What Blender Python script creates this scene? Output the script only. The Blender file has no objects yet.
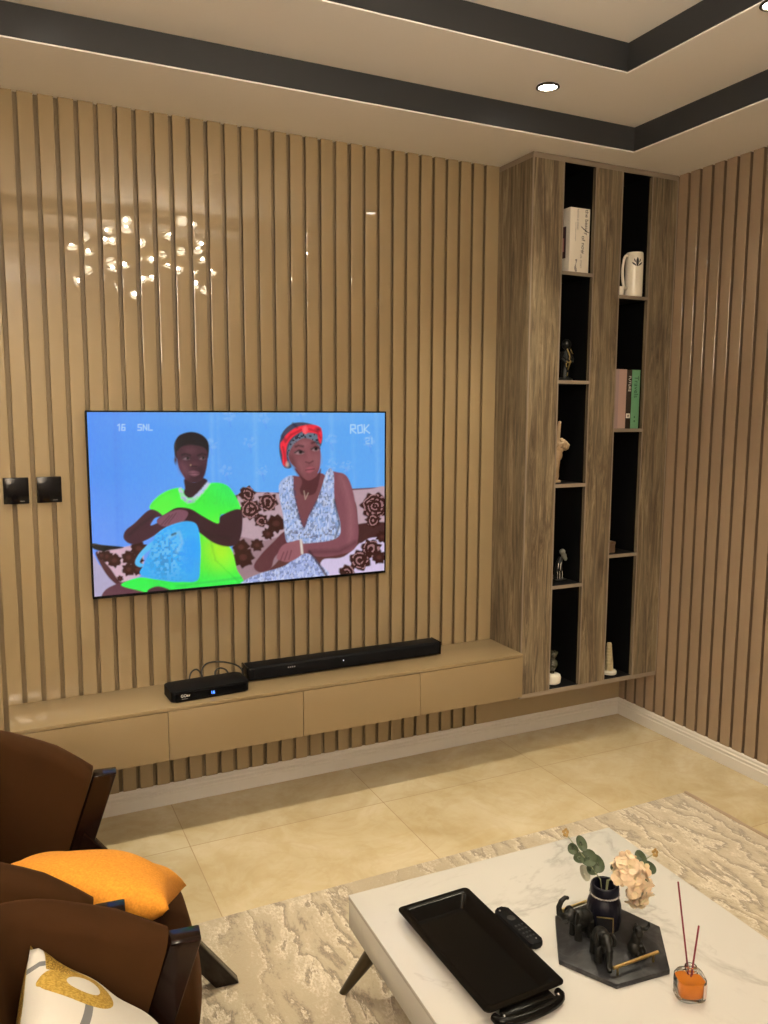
import bpy, bmesh, math, random
import numpy as np
from mathutils import Vector, Matrix, noise as mnoise
random.seed(7)
S = bpy.context.scene
COL = S.collection
PI = math.pi

# ------------------------------------------------------------------ helpers
def link(o, parent=None):
    COL.objects.link(o)
    if parent: o.parent = parent
    return o

def tag(o, label=None, cat=None, group=None, kind=None):
    if label: o['label'] = label
    if cat: o['category'] = cat
    if group: o['group'] = group
    if kind: o['kind'] = kind
    return o

def thing(name, label, cat, loc=(0, 0, 0), rz=0, group=None):
    o = bpy.data.objects.new(name, None); link(o)
    o.empty_display_size = .05
    o.location = loc; o.rotation_euler = (0, 0, rz)
    return tag(o, label, cat, group)

class MB:
    """collects shapes in one bmesh"""
    def __init__(s): s.bm = bmesh.new(); s.mi = 0
    def _new(s, geom_verts, mi=None):
        fs = set()
        for v in geom_verts:
            for f in v.link_faces: fs.add(f)
        for f in fs: f.material_index = s.mi if mi is None else mi
    def box(s, x0, x1, y0, y1, z0, z1, bev=0, seg=2, M=None, mi=None):
        r = bmesh.ops.create_cube(s.bm, size=1)
        vs = r['verts']
        for v in vs:
            v.co = Vector((x0 + (v.co.x + .5) * (x1 - x0), y0 + (v.co.y + .5) * (y1 - y0), z0 + (v.co.z + .5) * (z1 - z0)))
        if bev > 0:
            es = list({e for v in vs for e in v.link_edges})
            rr = bmesh.ops.bevel(s.bm, geom=es, offset=bev, segments=seg, affect='EDGES', profile=.5)
            vs = list({v for f in rr['faces'] for v in f.verts} | {v for v in vs if v.is_valid})
            # gather all connected
            st = list(vs); seen = set(st)
            while st:
                v = st.pop()
                for e in v.link_edges:
                    w = e.other_vert(v)
                    if w not in seen: seen.add(w); st.append(w)
            vs = list(seen)
        if M is not None: bmesh.ops.transform(s.bm, matrix=M, verts=vs)
        s._new(vs, mi); return vs
    def ball(s, c, r, M=None, seg=20, rings=12, mi=None):
        if not hasattr(r, '__len__'): r = (r, r, r)
        rr = bmesh.ops.create_uvsphere(s.bm, u_segments=seg, v_segments=rings, radius=1)
        vs = rr['verts']
        T = Matrix.Translation(Vector(c)) @ (M.to_4x4() if M is not None else Matrix.Identity(4)) @ Matrix.Diagonal((*r, 1))
        bmesh.ops.transform(s.bm, matrix=T, verts=vs); s._new(vs, mi); return vs
    def lathe(s, prof, c=(0, 0, 0), seg=40, M=None, mi=None, closed=False, rfun=None):
        """prof list of (r,z)"""
        vs = []; rows = []
        for (r, z) in prof:
            row = []
            for k in range(seg):
                a = 2 * PI * k / seg
                q = r * (rfun(a, z) if rfun else 1)
                row.append(s.bm.verts.new((q * math.cos(a), q * math.sin(a), z)))
            rows.append(row); vs += row
        n = len(rows)
        for i in range(n - 1 + (1 if closed else 0)):
            A = rows[i]; B = rows[(i + 1) % n]
            for k in range(seg):
                f = s.bm.faces.new((A[k], A[(k + 1) % seg], B[(k + 1) % seg], B[k])); f.material_index = s.mi if mi is None else mi
        if not closed:
            for row, rev in ((rows[0], True), (rows[-1], False)):
                f = s.bm.faces.new(row[::-1] if rev else row); f.material_index = s.mi if mi is None else mi
        T = Matrix.Translation(Vector(c)) @ (M.to_4x4() if M is not None else Matrix.Identity(4))
        bmesh.ops.transform(s.bm, matrix=T, verts=vs)
        return vs
    def tube(s, pts, r, seg=8, mi=None, cap=True):
        """pts list of vec; r number or list"""
        pts = [Vector(p) for p in pts]; n = len(pts)
        if not hasattr(r, '__len__'): r = [r] * n
        rows = []; up = None
        for i, p in enumerate(pts):
            t = (pts[min(i + 1, n - 1)] - pts[max(i - 1, 0)]).normalized()
            if up is None:
                up = t.orthogonal().normalized()
            else:
                up = (up - t * up.dot(t))
                up = up.normalized() if up.length > 1e-6 else t.orthogonal().normalized()
            b = t.cross(up)
            rows.append([s.bm.verts.new(p + (up * math.cos(2 * PI * k / seg) + b * math.sin(2 * PI * k / seg)) * r[i]) for k in range(seg)])
        m = s.mi if mi is None else mi
        for i in range(n - 1):
            A, B = rows[i], rows[i + 1]
            for k in range(seg):
                s.bm.faces.new((A[k], A[(k + 1) % seg], B[(k + 1) % seg], B[k])).material_index = m
        if cap:
            s.bm.faces.new(rows[0][::-1]).material_index = m
            s.bm.faces.new(rows[-1]).material_index = m
    def prism(s, poly, z0, z1, M=None, bev=0, mi=None):
        """poly list (x,y) ccw extruded in z"""
        a = [s.bm.verts.new((x, y, z0)) for x, y in poly]; b = [s.bm.verts.new((x, y, z1)) for x, y in poly]
        n = len(poly); fs = [s.bm.faces.new(a[::-1]), s.bm.faces.new(b)]
        for i in range(n): fs.append(s.bm.faces.new((a[i], a[(i + 1) % n], b[(i + 1) % n], b[i])))
        vs = a + b
        if bev:
            es = list({e for f in fs for e in f.edges})
            rr = bmesh.ops.bevel(s.bm, geom=es, offset=bev, segments=2, affect='EDGES', profile=.5)
            vs = list({v for f in rr['faces'] for v in f.verts} | {v for v in vs if v.is_valid})
            vs = list({w for v in vs for f in v.link_faces for w in f.verts} | set(vs))
        if M is not None: bmesh.ops.transform(s.bm, matrix=M.to_4x4() if len(M) == 3 else M, verts=vs)
        s._new(vs, mi); return vs
    def grid(s, rows, mi=None, close_u=False, close_v=False, cap=False):
        m = s.mi if mi is None else mi
        R = [[s.bm.verts.new(p) for p in row] for row in rows]
        nu = len(R); nv = len(R[0])
        for i in range(nu - (0 if close_u else 1)):
            for j in range(nv - (0 if close_v else 1)):
                s.bm.faces.new((R[i][j], R[i][(j + 1) % nv], R[(i + 1) % nu][(j + 1) % nv], R[(i + 1) % nu][j])).material_index = m
        if cap and close_v:
            s.bm.faces.new(R[0][::-1]).material_index = m; s.bm.faces.new(R[-1]).material_index = m
        return R
    def build(s, name, mats, parent=None, smooth=True, angle=35):
        me = bpy.data.meshes.new(name)
        bmesh.ops.recalc_face_normals(s.bm, faces=s.bm.faces)
        if smooth:
            ca = math.radians(angle)
            for f in s.bm.faces: f.smooth = True
            for e in s.bm.edges:
                if len(e.link_faces) == 2 and e.calc_face_angle(0) > ca: e.smooth = False
        s.bm.to_mesh(me); s.bm.free()
        if not isinstance(mats, (list, tuple)): mats = [mats]
        for m in mats: me.materials.append(m)
        return link(bpy.data.objects.new(name, me), parent)

def remeshed(mb, name, mat, parent=None, voxel=.003, smooth=4):
    """fuse the collected shapes into one continuous surface"""
    me = bpy.data.meshes.new(name); mb.bm.to_mesh(me); mb.bm.free()
    o = bpy.data.objects.new(name, me); COL.objects.link(o)
    m = o.modifiers.new('r', 'REMESH'); m.mode = 'VOXEL'; m.voxel_size = voxel
    m2 = o.modifiers.new('s', 'SMOOTH'); m2.iterations = smooth; m2.factor = .5
    dg = bpy.context.evaluated_depsgraph_get()
    ne = bpy.data.meshes.new_from_object(o.evaluated_get(dg))
    o.modifiers.clear(); o.data = ne; bpy.data.meshes.remove(me)
    for p in ne.polygons: p.use_smooth = True
    ne.materials.clear(); ne.materials.append(mat)
    if parent: o.parent = parent
    return o

def text_obj(name, string, size, mat, parent, M, extrude=.0004):
    cu = bpy.data.curves.new(name, 'FONT'); cu.body = string; cu.size = size; cu.extrude = extrude
    cu.align_x = 'CENTER'; cu.align_y = 'CENTER'
    o = bpy.data.objects.new(name, cu); COL.objects.link(o)
    dg = bpy.context.evaluated_depsgraph_get()
    me = bpy.data.meshes.new_from_object(o.evaluated_get(dg))
    COL.objects.unlink(o); bpy.data.objects.remove(o)
    me.transform(M); me.materials.clear(); me.materials.append(mat)
    return link(bpy.data.objects.new(name, me), parent)

def Rm(ax, d): return Matrix.Rotation(math.radians(d), 4, ax)
def Tm(*v): return Matrix.Translation(Vector(v))

# ------------------------------------------------------------------ materials
def mat(name, col=(.5, .5, .5), rough=.5, metal=0, **kw):
    m = bpy.data.materials.new(name); m.use_nodes = True
    b = m.node_tree.nodes['Principled BSDF']
    b.inputs['Base Color'].default_value = (*col, 1); b.inputs['Roughness'].default_value = rough; b.inputs['Metallic'].default_value = metal
    for k, v in kw.items():
        k = k.replace('_', ' ')
        b.inputs[k].default_value = (*v, 1) if hasattr(v, '__len__') and len(v) == 3 else v
    return m
def NT(m): return m.node_tree, m.node_tree.nodes['Principled BSDF']
class NB:
    """small node builder"""
    def __init__(s, m): s.t, s.b = NT(m)
    def n(s, typ, **kw):
        x = s.t.nodes.new(typ)
        for k, v in kw.items():
            if hasattr(x, k) and k not in ('inputs',): setattr(x, k, v)
        return x
    def l(s, a, b): s.t.links.new(a, b)
    def coord(s, scale=(1, 1, 1), rot=(0, 0, 0), loc=(0, 0, 0), out='Object'):
        c = s.n('ShaderNodeTexCoord'); mp = s.n('ShaderNodeMapping')
        s.l(c.outputs[out], mp.inputs['Vector'])
        mp.inputs['Scale'].default_value = scale; mp.inputs['Rotation'].default_value = rot; mp.inputs['Location'].default_value = loc
        return mp.outputs[0]
    def noise(s, vec, scale=5, detail=4, rough=.5, dist=0):
        x = s.n('ShaderNodeTexNoise'); s.l(vec, x.inputs['Vector'])
        x.inputs['Scale'].default_value = scale; x.inputs['Detail'].default_value = detail; x.inputs['Roughness'].default_value = rough; x.inputs['Distortion'].default_value = dist
        return x.outputs['Fac']
    def ramp(s, fac, stops):
        x = s.n('ShaderNodeValToRGB'); s.l(fac, x.inputs[0]); e = x.color_ramp.elements
        while len(e) < len(stops): e.new(.5)
        for i, (p, c) in enumerate(stops):
            e[i].position = p; e[i].color = (*c, 1) if hasattr(c, '__len__') else (c, c, c, 1)
        return x.outputs[0]
    def mix(s, fac, a, b, mode='MIX'):
        x = s.n('ShaderNodeMix', data_type='RGBA', blend_type=mode)
        for v, i in ((fac, 0), (a, 6), (b, 7)):
            if hasattr(v, 'is_output'): s.l(v, x.inputs[i])
            else: x.inputs[i].default_value = v if i == 0 else (*v, 1)
        return x.outputs[2]
    def math(s, op, a, b=None, c=None, clamp=False):
        x = s.n('ShaderNodeMath', operation=op); x.use_clamp = clamp
        for v, i in ((a, 0), (b, 1), (c, 2)):
            if v is None: continue
            if hasattr(v, 'is_output'): s.l(v, x.inputs[i])
            else: x.inputs[i].default_value = v
        return x.outputs[0]
    def bump(s, h, strength=.2, dist=.01):
        x = s.n('ShaderNodeBump'); x.inputs['Strength'].default_value = strength; x.inputs['Distance'].default_value = dist
        s.l(h, x.inputs['Height']); s.l(x.outputs[0], s.b.inputs['Normal'])
    def color(s, c): s.l(c, s.b.inputs['Base Color'])

WHITE = mat('ceiling_paint', (.90, .865, .84), .7)
CHAR = mat('charcoal_paint', (.030, .031, .034), .5, Specular_IOR_Level=.3)
WALLP = mat('white_wall_paint', (.70, .64, .56), .6)
BASEB = mat('white_skirting_paint', (.66, .63, .58), .35)

def slat_material(name, col):
    m = mat(name, col, .42, Coat_Weight=1.0, Coat_Roughness=.006, Coat_IOR=1.5, Specular_IOR_Level=.2); q = NB(m)
    v = q.coord((3, 3, .5))
    n = q.noise(v, 3, 3)
    q.color(q.mix(n, tuple(c * .93 for c in col), tuple(min(1, c * 1.07) for c in col)))
    m.node_tree.nodes['Principled BSDF'].inputs['IOR'].default_value = 1.5
    return m
SLAT = slat_material('fluted_panel_tan', (.285, .211, .117))
SLATR = slat_material('fluted_panel_tan_side', (.285, .205, .136))
CONS = mat('glossy_tan_lacquer', (.255, .185, .100), .4, Coat_Weight=1.0, Coat_Roughness=.04, Specular_IOR_Level=.2)
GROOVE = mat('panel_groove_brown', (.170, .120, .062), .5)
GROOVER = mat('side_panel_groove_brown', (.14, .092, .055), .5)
CONSGAP = mat('drawer_shadow_gap', (.05, .035, .02), .7)

# grey-brown oak with vertical grain
OAK = mat('weathered_oak_laminate', rough=.55); q = NB(OAK)
v = q.coord((15, 15, 1.0)); n1 = q.noise(v, 2.0, 10, .74, 1.2)
v2 = q.coord((150, 150, 7)); n2 = q.noise(v2, 2, 5, .7, .6)
v3 = q.coord((6, 6, 1.3), loc=(3, 1, 0)); n3 = q.noise(v3, 1.8, 4, .6, .6)
c1 = q.ramp(n1, [(.36, (.042, .029, .017)), (.45, (.105, .075, .044)), (.52, (.175, .130, .077)), (.63, (.33, .262, .168))])
c2 = q.mix(q.ramp(n2, [(.35, 1), (.6, 0)]), c1, (.075, .052, .030)); 
x = q.mix(.55, c1, c2)
x = q.mix(q.ramp(n3, [(.4, 0), (.72, .45)]), x, (.215, .175, .115))
q.color(x); q.bump(n2, .15, .002)
OAKEDGE = mat('grey_oak_edge_band', (.235, .188, .145), .45)
BLACKIN = mat('matt_black_laminate', (.0022, .0022, .0026), .6, Specular_IOR_Level=.12)
BLACKG = mat('black_gloss_plastic', (.004, .004, .005), .15, Specular_IOR_Level=.25)
BLACKM = mat('black_matt_plastic', (.006, .006, .007), .5, Specular_IOR_Level=.08)
RUBBER = mat('black_cable_rubber', (.008, .008, .008), .5)
GLASSBLK = mat('black_glass_plate', (.003, .003, .004), .12, Specular_IOR_Level=.2)
GOLD = mat('brushed_gold', (.72, .55, .24), .3, 1)
BRASSD = mat('dark_bronze_metal', (.050, .036, .018), .38, .7)
STEEL = mat('chrome', (.6, .6, .6), .15, 1)
INK = mat('black_ink', (.02, .018, .02), .6)
WHITEINK = mat('white_ink', (.8, .78, .72), .6)
GREYINK = mat('grey_ink', (.25, .23, .22), .6)
def emis(name, col, s):
    m = bpy.data.materials.new(name); m.use_nodes = True; t = m.node_tree; t.nodes.clear()
    e = t.nodes.new('ShaderNodeEmission'); o = t.nodes.new('ShaderNodeOutputMaterial')
    e.inputs[0].default_value = (*col, 1); e.inputs[1].default_value = s; t.links.new(e.outputs[0], o.inputs[0]); return m

# floor marble tile
FLOOR = mat('polished_cream_marble_tile', rough=.16); q = NB(FLOOR)
vv = q.coord((1, 1, 1)); n1 = q.noise(vv, 1.7, 6, .55, 1.6); n2 = q.noise(vv, 4.5, 8, .65, 1.1)
base = q.ramp(n1, [(.30, (.425, .332, .180)), (.48, (.485, .390, .230)), (.62, (.535, .445, .290)), (.78, (.58, .515, .355))])
vein = q.ramp(n2, [(.40, 0), (.49, .6), (.52, .6), (.60, 0)])
c = q.mix(q.math('MULTIPLY', vein, .28), base, (.62, .56, .41))
n4 = q.noise(vv, 2.6, 5, .6, 2.2)
c = q.mix(q.math('MULTIPLY', q.ramp(n4, [(.44, 0), (.48, 1), (.50, 1), (.55, 0)]), .12), c, (.36, .25, .13))
br = q.n('ShaderNodeTexBrick'); br.offset = 0; br.squash = 1
q.l(q.coord((1, 1, 1), loc=(2.428 + .8135 * 6, .377 + .8135 * 12, 0)), br.inputs['Vector'])
br.inputs['Scale'].default_value = 1; br.inputs['Brick Width'].default_value = .8135; br.inputs['Row Height'].default_value = .8135
br.inputs['Mortar Size'].default_value = .0016; br.inputs['Mortar Smooth'].default_value = .1; br.inputs['Bias'].default_value = 0
br.inputs['Color1'].default_value = (.93, .93, .93, 1); br.inputs['Color2'].default_value = (1.05, 1.05, 1.05, 1); br.inputs['Mortar'].default_value = (1, 1, 1, 1)
c = q.mix(1, c, br.outputs['Color'], 'MULTIPLY')
c = q.mix(br.outputs['Fac'], c, (.34, .245, .14))
q.color(c)

# table marble
TMARB = mat('white_marble_table', rough=.13); q = NB(TMARB)
vv = q.coord((1, 1, 1), rot=(0, 0, .6)); 
n0 = q.noise(vv, 2.0, 5, .6, .9); n1 = q.noise(q.coord((1, 1.6, 1), rot=(0, 0, -.5), loc=(1.3, .4, 0)), 1.35, 6, .62, .8); n2 = q.noise(vv, 6, 6, .6, .4)
l1 = q.ramp(q.math('ABSOLUTE', q.math('SUBTRACT', n1, .5)), [(0, 1), (.010, .6), (.030, 0)])
l2 = q.ramp(q.math('ABSOLUTE', q.math('SUBTRACT', n0, .47)), [(0, 1), (.003, .5), (.012, 0)])
msk = q.ramp(n2, [(.34, 0), (.55, 1)])
c = q.mix(q.math('MULTIPLY', n2, .35), (.62, .605, .565), (.57, .555, .515))
c = q.mix(q.math('MULTIPLY', q.math('MULTIPLY', l1, msk), .8), c, (.42, .40, .37))
c = q.mix(q.math('MULTIPLY', q.math('MULTIPLY', l2, q.ramp(n2, [(.45, 0), (.6, 1)])), .55), c, (.46, .44, .41))
q.color(c)

# rug
RUG = mat('distressed_beige_rug', rough=.95, Sheen_Weight=.3); q = NB(RUG)
fine = q.noise(q.coord((1, .6, 1)), 150, 2, .7)
warp = q.noise(q.coord((1, .45, 1)), 6.5, 6, .66, .4)
big = q.noise(q.coord((1, .55, 1), loc=(4, 2, 0)), 2.6, 4, .6, .4)
lines = q.noise(q.coord((1, .025, 1)), 130, 2, .5)
sx = q.n('ShaderNodeSeparateXYZ'); q.l(q.coord((1, 1, 1), rot=(0, 0, .05)), sx.inputs[0])
ph = q.math('ADD', q.math('MULTIPLY', sx.outputs[0], 9.5), q.math('MULTIPLY', warp, 5.2))
saw = q.math('FRACT', ph)
c = q.mix(big, (.38, .31, .205), (.49, .41, .28))
brk = q.ramp(q.math('ADD', big, q.math('MULTIPLY', q.math('SUBTRACT', fine, .5), .25)), [(.37, 0), (.49, 1)])
light = q.math('MULTIPLY', q.ramp(saw, [(.0, 0), (.25, .2), (.62, 1), (.70, 0)]), brk)
c = q.mix(q.math('MULTIPLY', q.math('MULTIPLY', light, q.ramp(fine, [(.38, .1), (.60, 1)])), .85), c, (.82, .74, .61))
dark = q.math('MULTIPLY', q.ramp(saw, [(.62, 0), (.70, 1), (.82, .9), (.97, 0)]), brk)
c = q.mix(q.math('MULTIPLY', q.math('MULTIPLY', dark, q.ramp(fine, [(.30, .35), (.58, 1)])), .85), c, (.17, .125, .092))
c = q.mix(q.math('MULTIPLY', lines, .22), c, (.36, .28, .18))
q.color(c); q.bump(q.math('ADD', fine, saw), .4, .003)
RUGEDGE = mat('rug_binding', (.30, .22, .15), .95)

VELVET = mat('brown_velvet', (.06, .022, .005), .85, Sheen_Weight=.10, Sheen_Roughness=.35, Sheen_Tint=(.7, .28, .06), Specular_IOR_Level=.15); q = NB(VELVET)
n = q.noise(q.coord((1, 1, 1)), 9, 3, .5, .4); q.color(q.mix(n, (.028, .0098, .0014), (.040, .0145, .0024)))
q.bump(q.noise(q.coord((1, 1, 1)), 400, 2), .15, .001)
DWOOD = mat('dark_walnut_wood', (.010, .004, .003), .15, Specular_IOR_Level=.3); q = NB(DWOOD)
n = q.noise(q.coord((30, 30, 4)), 2, 5, .6, .3); q.color(q.mix(n, (.006, .0026, .002), (.013, .006, .004)))
ORANGE = mat('orange_chenille', (.80, .30, .030), .9); q = NB(ORANGE)
n = q.noise(q.coord((1, 1, 1)), 190, 3, .7); q.color(q.mix(q.ramp(n, [(.35, 0), (.65, 1)]), (.64, .235, .014), (.82, .34, .030)))
q.bump(q.noise(q.coord((1, 1, 1)), 300, 2), .3, .001)

# ------------------------------------------------------------------ measured layout
H, Z1, Z2 = 2.767, 2.8704, 2.9735
W, D = .848, .265
XL, YF = -4.3, -4.8

# ------------------------------------------------------------------ room shell
def struct(mb, name, m, smooth=False):
    o = mb.build(name, m, smooth=smooth); o['kind'] = 'structure'; return o
mb = MB(); mb.box(XL - .1, .12, YF - .1, .1, -.08, 0); struct(mb, 'floor', FLOOR)

def slat_profile(start, end, centers, groove=.0145, depth=.018, r=.0032):
    """polyline (s, d): d = 0 at the face, positive = into the wall"""
    pts = [(start, 0)]
    for c in sorted(centers):
        a, b = c - groove / 2, c + groove / 2
        if a <= start or b >= end: continue
        for k in range(4):
            t = k / 3 * PI / 2
            pts.append((a - r + r * math.sin(t), r - r * math.cos(t)))
        pts.append((a, depth)); pts.append((b, depth))
        for k in range(4):
            t = PI / 2 - k / 3 * PI / 2
            pts.append((b + r - r * math.sin(t), r - r * math.cos(t)))
    pts.append((end, 0)); return pts

P0 = .068
cent = [-.9244 - i * P0 for i in range(0, 50)]
mb = MB()
prof = slat_profile(XL, -.86, cent)
mb.grid([[(s, d, 0) for s, d in prof] + [(-.86, .10, 0), (XL, .10, 0)], [(s, d, H) for s, d in prof] + [(-.86, .10, H), (XL, .10, H)]], close_v=True, cap=True)
mb.box(-.86, .10, .0, .10, 0, H)

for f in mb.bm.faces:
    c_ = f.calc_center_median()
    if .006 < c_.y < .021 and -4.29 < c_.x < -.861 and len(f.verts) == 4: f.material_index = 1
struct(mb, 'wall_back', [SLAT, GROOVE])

mb = MB()
centr = [-.05 - .0700 * i for i in range(0, 84)]
prof = slat_profile(YF, 0, centr, groove=.0150, depth=.018, r=.0018)
mb.grid([[(d, s, 0) for s, d in prof] + [(.10, 0, 0), (.10, YF, 0)], [(d, s, H) for s, d in prof] + [(.10, 0, H), (.10, YF, H)]], close_v=True, cap=True)
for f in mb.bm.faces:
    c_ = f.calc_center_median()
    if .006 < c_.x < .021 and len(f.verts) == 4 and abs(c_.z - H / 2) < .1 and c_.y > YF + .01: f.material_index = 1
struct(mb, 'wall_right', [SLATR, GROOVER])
mb = MB(); mb.box(XL - .1, XL, YF, .1, 0, H); struct(mb, 'wall_left', mat('brown_wall_covering', (.20, .15, .10), .7))
mb = MB(); mb.box(XL - .1, .12, YF - .1, YF, 0, H); struct(mb, 'wall_front', WALLP)

# skirting with a stepped moulding
def skirting(name, M, length):
    pr = [(0, 0), (.016, 0), (.016, .050), (.012, .054), (.0115, .059), (.014, .062), (.0135, .067), (.009, .071), (.008, .078), (.010, .081), (.007, .086), (.003, .090), (0, .090)]
    mb = MB(); mb.grid([[M @ Vector((0, -d, z)) for d, z in pr], [M @ Vector((length, -d, z)) for d, z in pr]], close_v=True, cap=True)
    struct(mb, name, BASEB)
skirting('baseboard_back', Tm(XL, .004, 0), -XL)
skirting('baseboard_right', Tm(0.004, 0, 0) @ Rm('Z', -90), -YF)

# tray ceiling: two recessed steps, charcoal upright bands
R1 = (-3.77, -.440, -2.822, -.434); R2 = (-3.34, -.869, -2.4225, -.860)   # x0,x1,y0,y1
def ring(mb, outer, inner, z0, z1):
    ox0, ox1, oy0, oy1 = outer; ix0, ix1, iy0, iy1 = inner
    mb.box(ox0, ox1, iy1, oy1, z0, z1); mb.box(ox0, ox1, oy0, iy0, z0, z1)
    mb.box(ox0, ix0, iy0, iy1, z0, z1); mb.box(ix1, ox1, iy0, iy1, z0, z1)
mb = MB()
ring(mb, (XL - .1, .12, YF - .1, .1), R1, H, Z1); ring(mb, (XL - .1, .12, YF - .1, .1), R2, Z1, Z2)
mb.box(XL - .1, .12, YF - .1, .1, Z2, Z2 + .06)
struct(mb, 'ceiling', WHITE)
for nm, R, za, zb in (('trim_1', R1, H, Z1), ('trim_2', R2, Z1, Z2)):
    mb = MB(); x0, x1, y0, y1 = R; t = .004
    za += .005
    mb.box(x0, x1, y1 - t, y1 + .001, za, zb); mb.box(x0, x1, y0 - .001, y0 + t, za, zb)
    mb.box(x0 - .001, x0 + t, y0, y1, za, zb); mb.box(x1 - t, x1 + .001, y0, y1, za, zb)
    struct(mb, nm, CHAR)

# ------------------------------------------------------------------ rug
mb = MB(); mb.box(-3.55, -.405, -3.6, -.868, 0.0, .011, .004)
o = mb.build('area_rug', RUG); tag(o, 'large distressed beige rug under the coffee table and armchairs', 'rug')
mb = MB()
mb.tube([(-.404, -.872 - .06 * k, .010 + .0015 * math.sin(k * 2.1)) for k in range(0, 46)], .0085, 8)
mb.build('bound_edge', RUGEDGE, o)

# ------------------------------------------------------------------ floating console
cL, cd, ct, cb = -3.022, .284, .5224, .3136
root = thing('floating_console', 'long glossy tan wall-mounted media console under the television', 'tv console', ((cL - W) / 2, 0, cb))
def loc_box(o): pass
ox = (cL - W) / 2
mb = MB(); mb.box(cL - ox, -W - ox - .001, -cd, -.0005, ct - cb - .014, ct - cb, .0015)
mb.build('console_top', CONS, root)
mb = MB(); mb.box(cL - ox + .002, -W - ox - .003, -cd + .022, -.001, 0.001, ct - cb - .015)
mb.build('carcass', CONSGAP, root)
mb = MB(); mb.box(-W - ox - .018, -W - ox - .001, -cd + .0015, -.0012, 0, ct - cb - .0145); mb.build('end_panel', CONS, root)
mb = MB(); mb.box(cL - ox, cL - ox + .018, -cd + .0215, -.0012, 0, ct - cb - .0145); mb.build('end_panel', CONS, root)
wd = (-W - cL) / 4
for k in range(4):
    x0 = cL + k * wd + (.0012 if k else 0); x1 = cL + (k + 1) * wd - (.0012 if k < 3 else .0185)
    if k == 3: x1 = -W - .001
    mb = MB(); mb.box(x0 - ox, x1 - ox, -cd, -cd + .018, 0, ct - cb - .0165, .001)
    mb.build('drawer_front', CONS, root)

# ------------------------------------------------------------------ corner shelving cabinet
zc0, zc1 = .2964, H - .002
XS = [-W, -.679, -.503, -.342, -.166, -.002]
root = thing('shelving_cabinet', 'tall wall-hung weathered oak corner cabinet with two black open shelf columns', 'cabinet', (-W / 2, -D, zc0))
cx, cy, cz = -W / 2, -D, zc0
def cbx(mb, x0, x1, y0, y1, z0, z1, bev=0): mb.box(x0 - cx, x1 - cx, y0 - cy, y1 - cy, z0 - cz, z1 - cz, bev)
zi0, zi1 = .3165, 2.742
mb = MB(); cbx(mb, -W, -W + .018, -D + .0185, -.001, zi0, zi1); mb.build('side_panel', OAK, root)
for a, b in ((0, 1), (2, 3), (4, 5)):
    mb = MB(); cbx(mb, XS[a], XS[b], -D, -D + .018, zi0, zi1); mb.build('front_panel', OAK, root)
mb = MB(); cbx(mb, -W - .0006, -.002, -D - .0004, -.001, zc0, zi0 - .0005); mb.build('bottom_panel', OAKEDGE, root)
mb = MB(); cbx(mb, -W - .0006, -.002, -D - .0004, -.001, zi1 + .0005, zc1); mb.build('top_panel', OAKEDGE, root)
mb = MB()
for xx in (XS[0] + .0015, XS[1] - .003, XS[2] + .003, XS[3] - .003, XS[4] + .003, XS[5] - .0015):
    cbx(mb, xx - .003, xx + .003, -D - .0015, -D + .004, zi0, zi1)
mb.build('edge_band', OAKEDGE, root)
mb = MB()
for a in (1, 3):
    x0, x1 = XS[a], XS[a + 1]
    cbx(mb, x0 - .012, x0, -D + .0185, -.02, zi0, zi1); cbx(mb, x1, x1 + .012, -D + .0185, -.02, zi0, zi1)
    cbx(mb, x0 - .012, x1 + .012, -.02, -.008, zi0, zi1)
    cbx(mb, x0, x1, -D + .006, -.02, zi0, zi0 + .001); cbx(mb, x0, x1, -D + .004, -.02, zi1 - .001, zi1)
mb.build('niche_lining', BLACKIN, root)
SH_L = [2.274, 1.787, 1.307, .824]; SH_R = [2.189, 1.563, .949]
for a, zs in ((1, SH_L), (3, SH_R)):
    for z in zs:
        mb = MB(); mb.mi = 0; cbx(mb, XS[a] + .0005, XS[a + 1] - .0005, -D + .003, -.0205, z - .016, z)
        mb.mi = 1; cbx(mb, XS[a] + .0005, XS[a + 1] - .0005, -D, -D + .003, z - .016, z)
        mb.build('shelf', [BLACKIN, OAKEDGE], root)

# ------------------------------------------------------------------ switch plates
for (x0, x1, lab) in ((-3.0, -2.915, 'square black glass wall switch, the one further from the television'), (-2.887, -2.80, 'square black glass wall switch, the one nearer the television')):
    c_ = ((x0 + x1) / 2, 0, 1.344)
    t = thing('wall_switch', lab, 'light switch', c_, 0, 'black wall switches')
    mb = MB(); mb.box(-.0435, .0435, -.011, -.0003, -.049, .049, .002); mb.build('face_plate', GLASSBLK, t)
    mb = MB(); mb.box(.012, .028, -.0116, -.0108, -.040, -.0385); mb.build('indicator_mark', GREYINK, t)

# ------------------------------------------------------------------ downlights
LENS = emis('downlight_lens', (1, .93, .82), 26)
def downlight(x, y, z, lab, power=170):
    t = thing('downlight', lab, 'ceiling light', (x, y, z), 0, 'recessed ceiling downlights')
    mb = MB(); mb.lathe([(.043, -.001), (.045, -.006), (.036, -.008), (.0345, -.001)], seg=40, closed=True); mb.build('trim_ring', BRASSD, t)
    mb = MB(); mb.lathe([(.0342, -.0005), (.0342, -.004), (.028, -.0065), (.012, -.0075)], seg=32); mb.build('lens', LENS, t)
    ld = bpy.data.lights.new('downlight_beam', 'SPOT'); ld.energy = power; ld.color = (1, .89, .66); ld.spot_size = math.radians(84); ld.spot_blend = 1; ld.shadow_soft_size = .03
    lo = bpy.data.objects.new('downlight_beam', ld); link(lo, t); lo.location = (0, 0, -.012)
downlight(-1.059, -.638, Z1, 'round recessed downlight in the ceiling step in front of the corner cabinet')
downlight(-.833, -1.455, Z1, 'round recessed downlight at the top right edge, beside the inner charcoal ceiling band')
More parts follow.
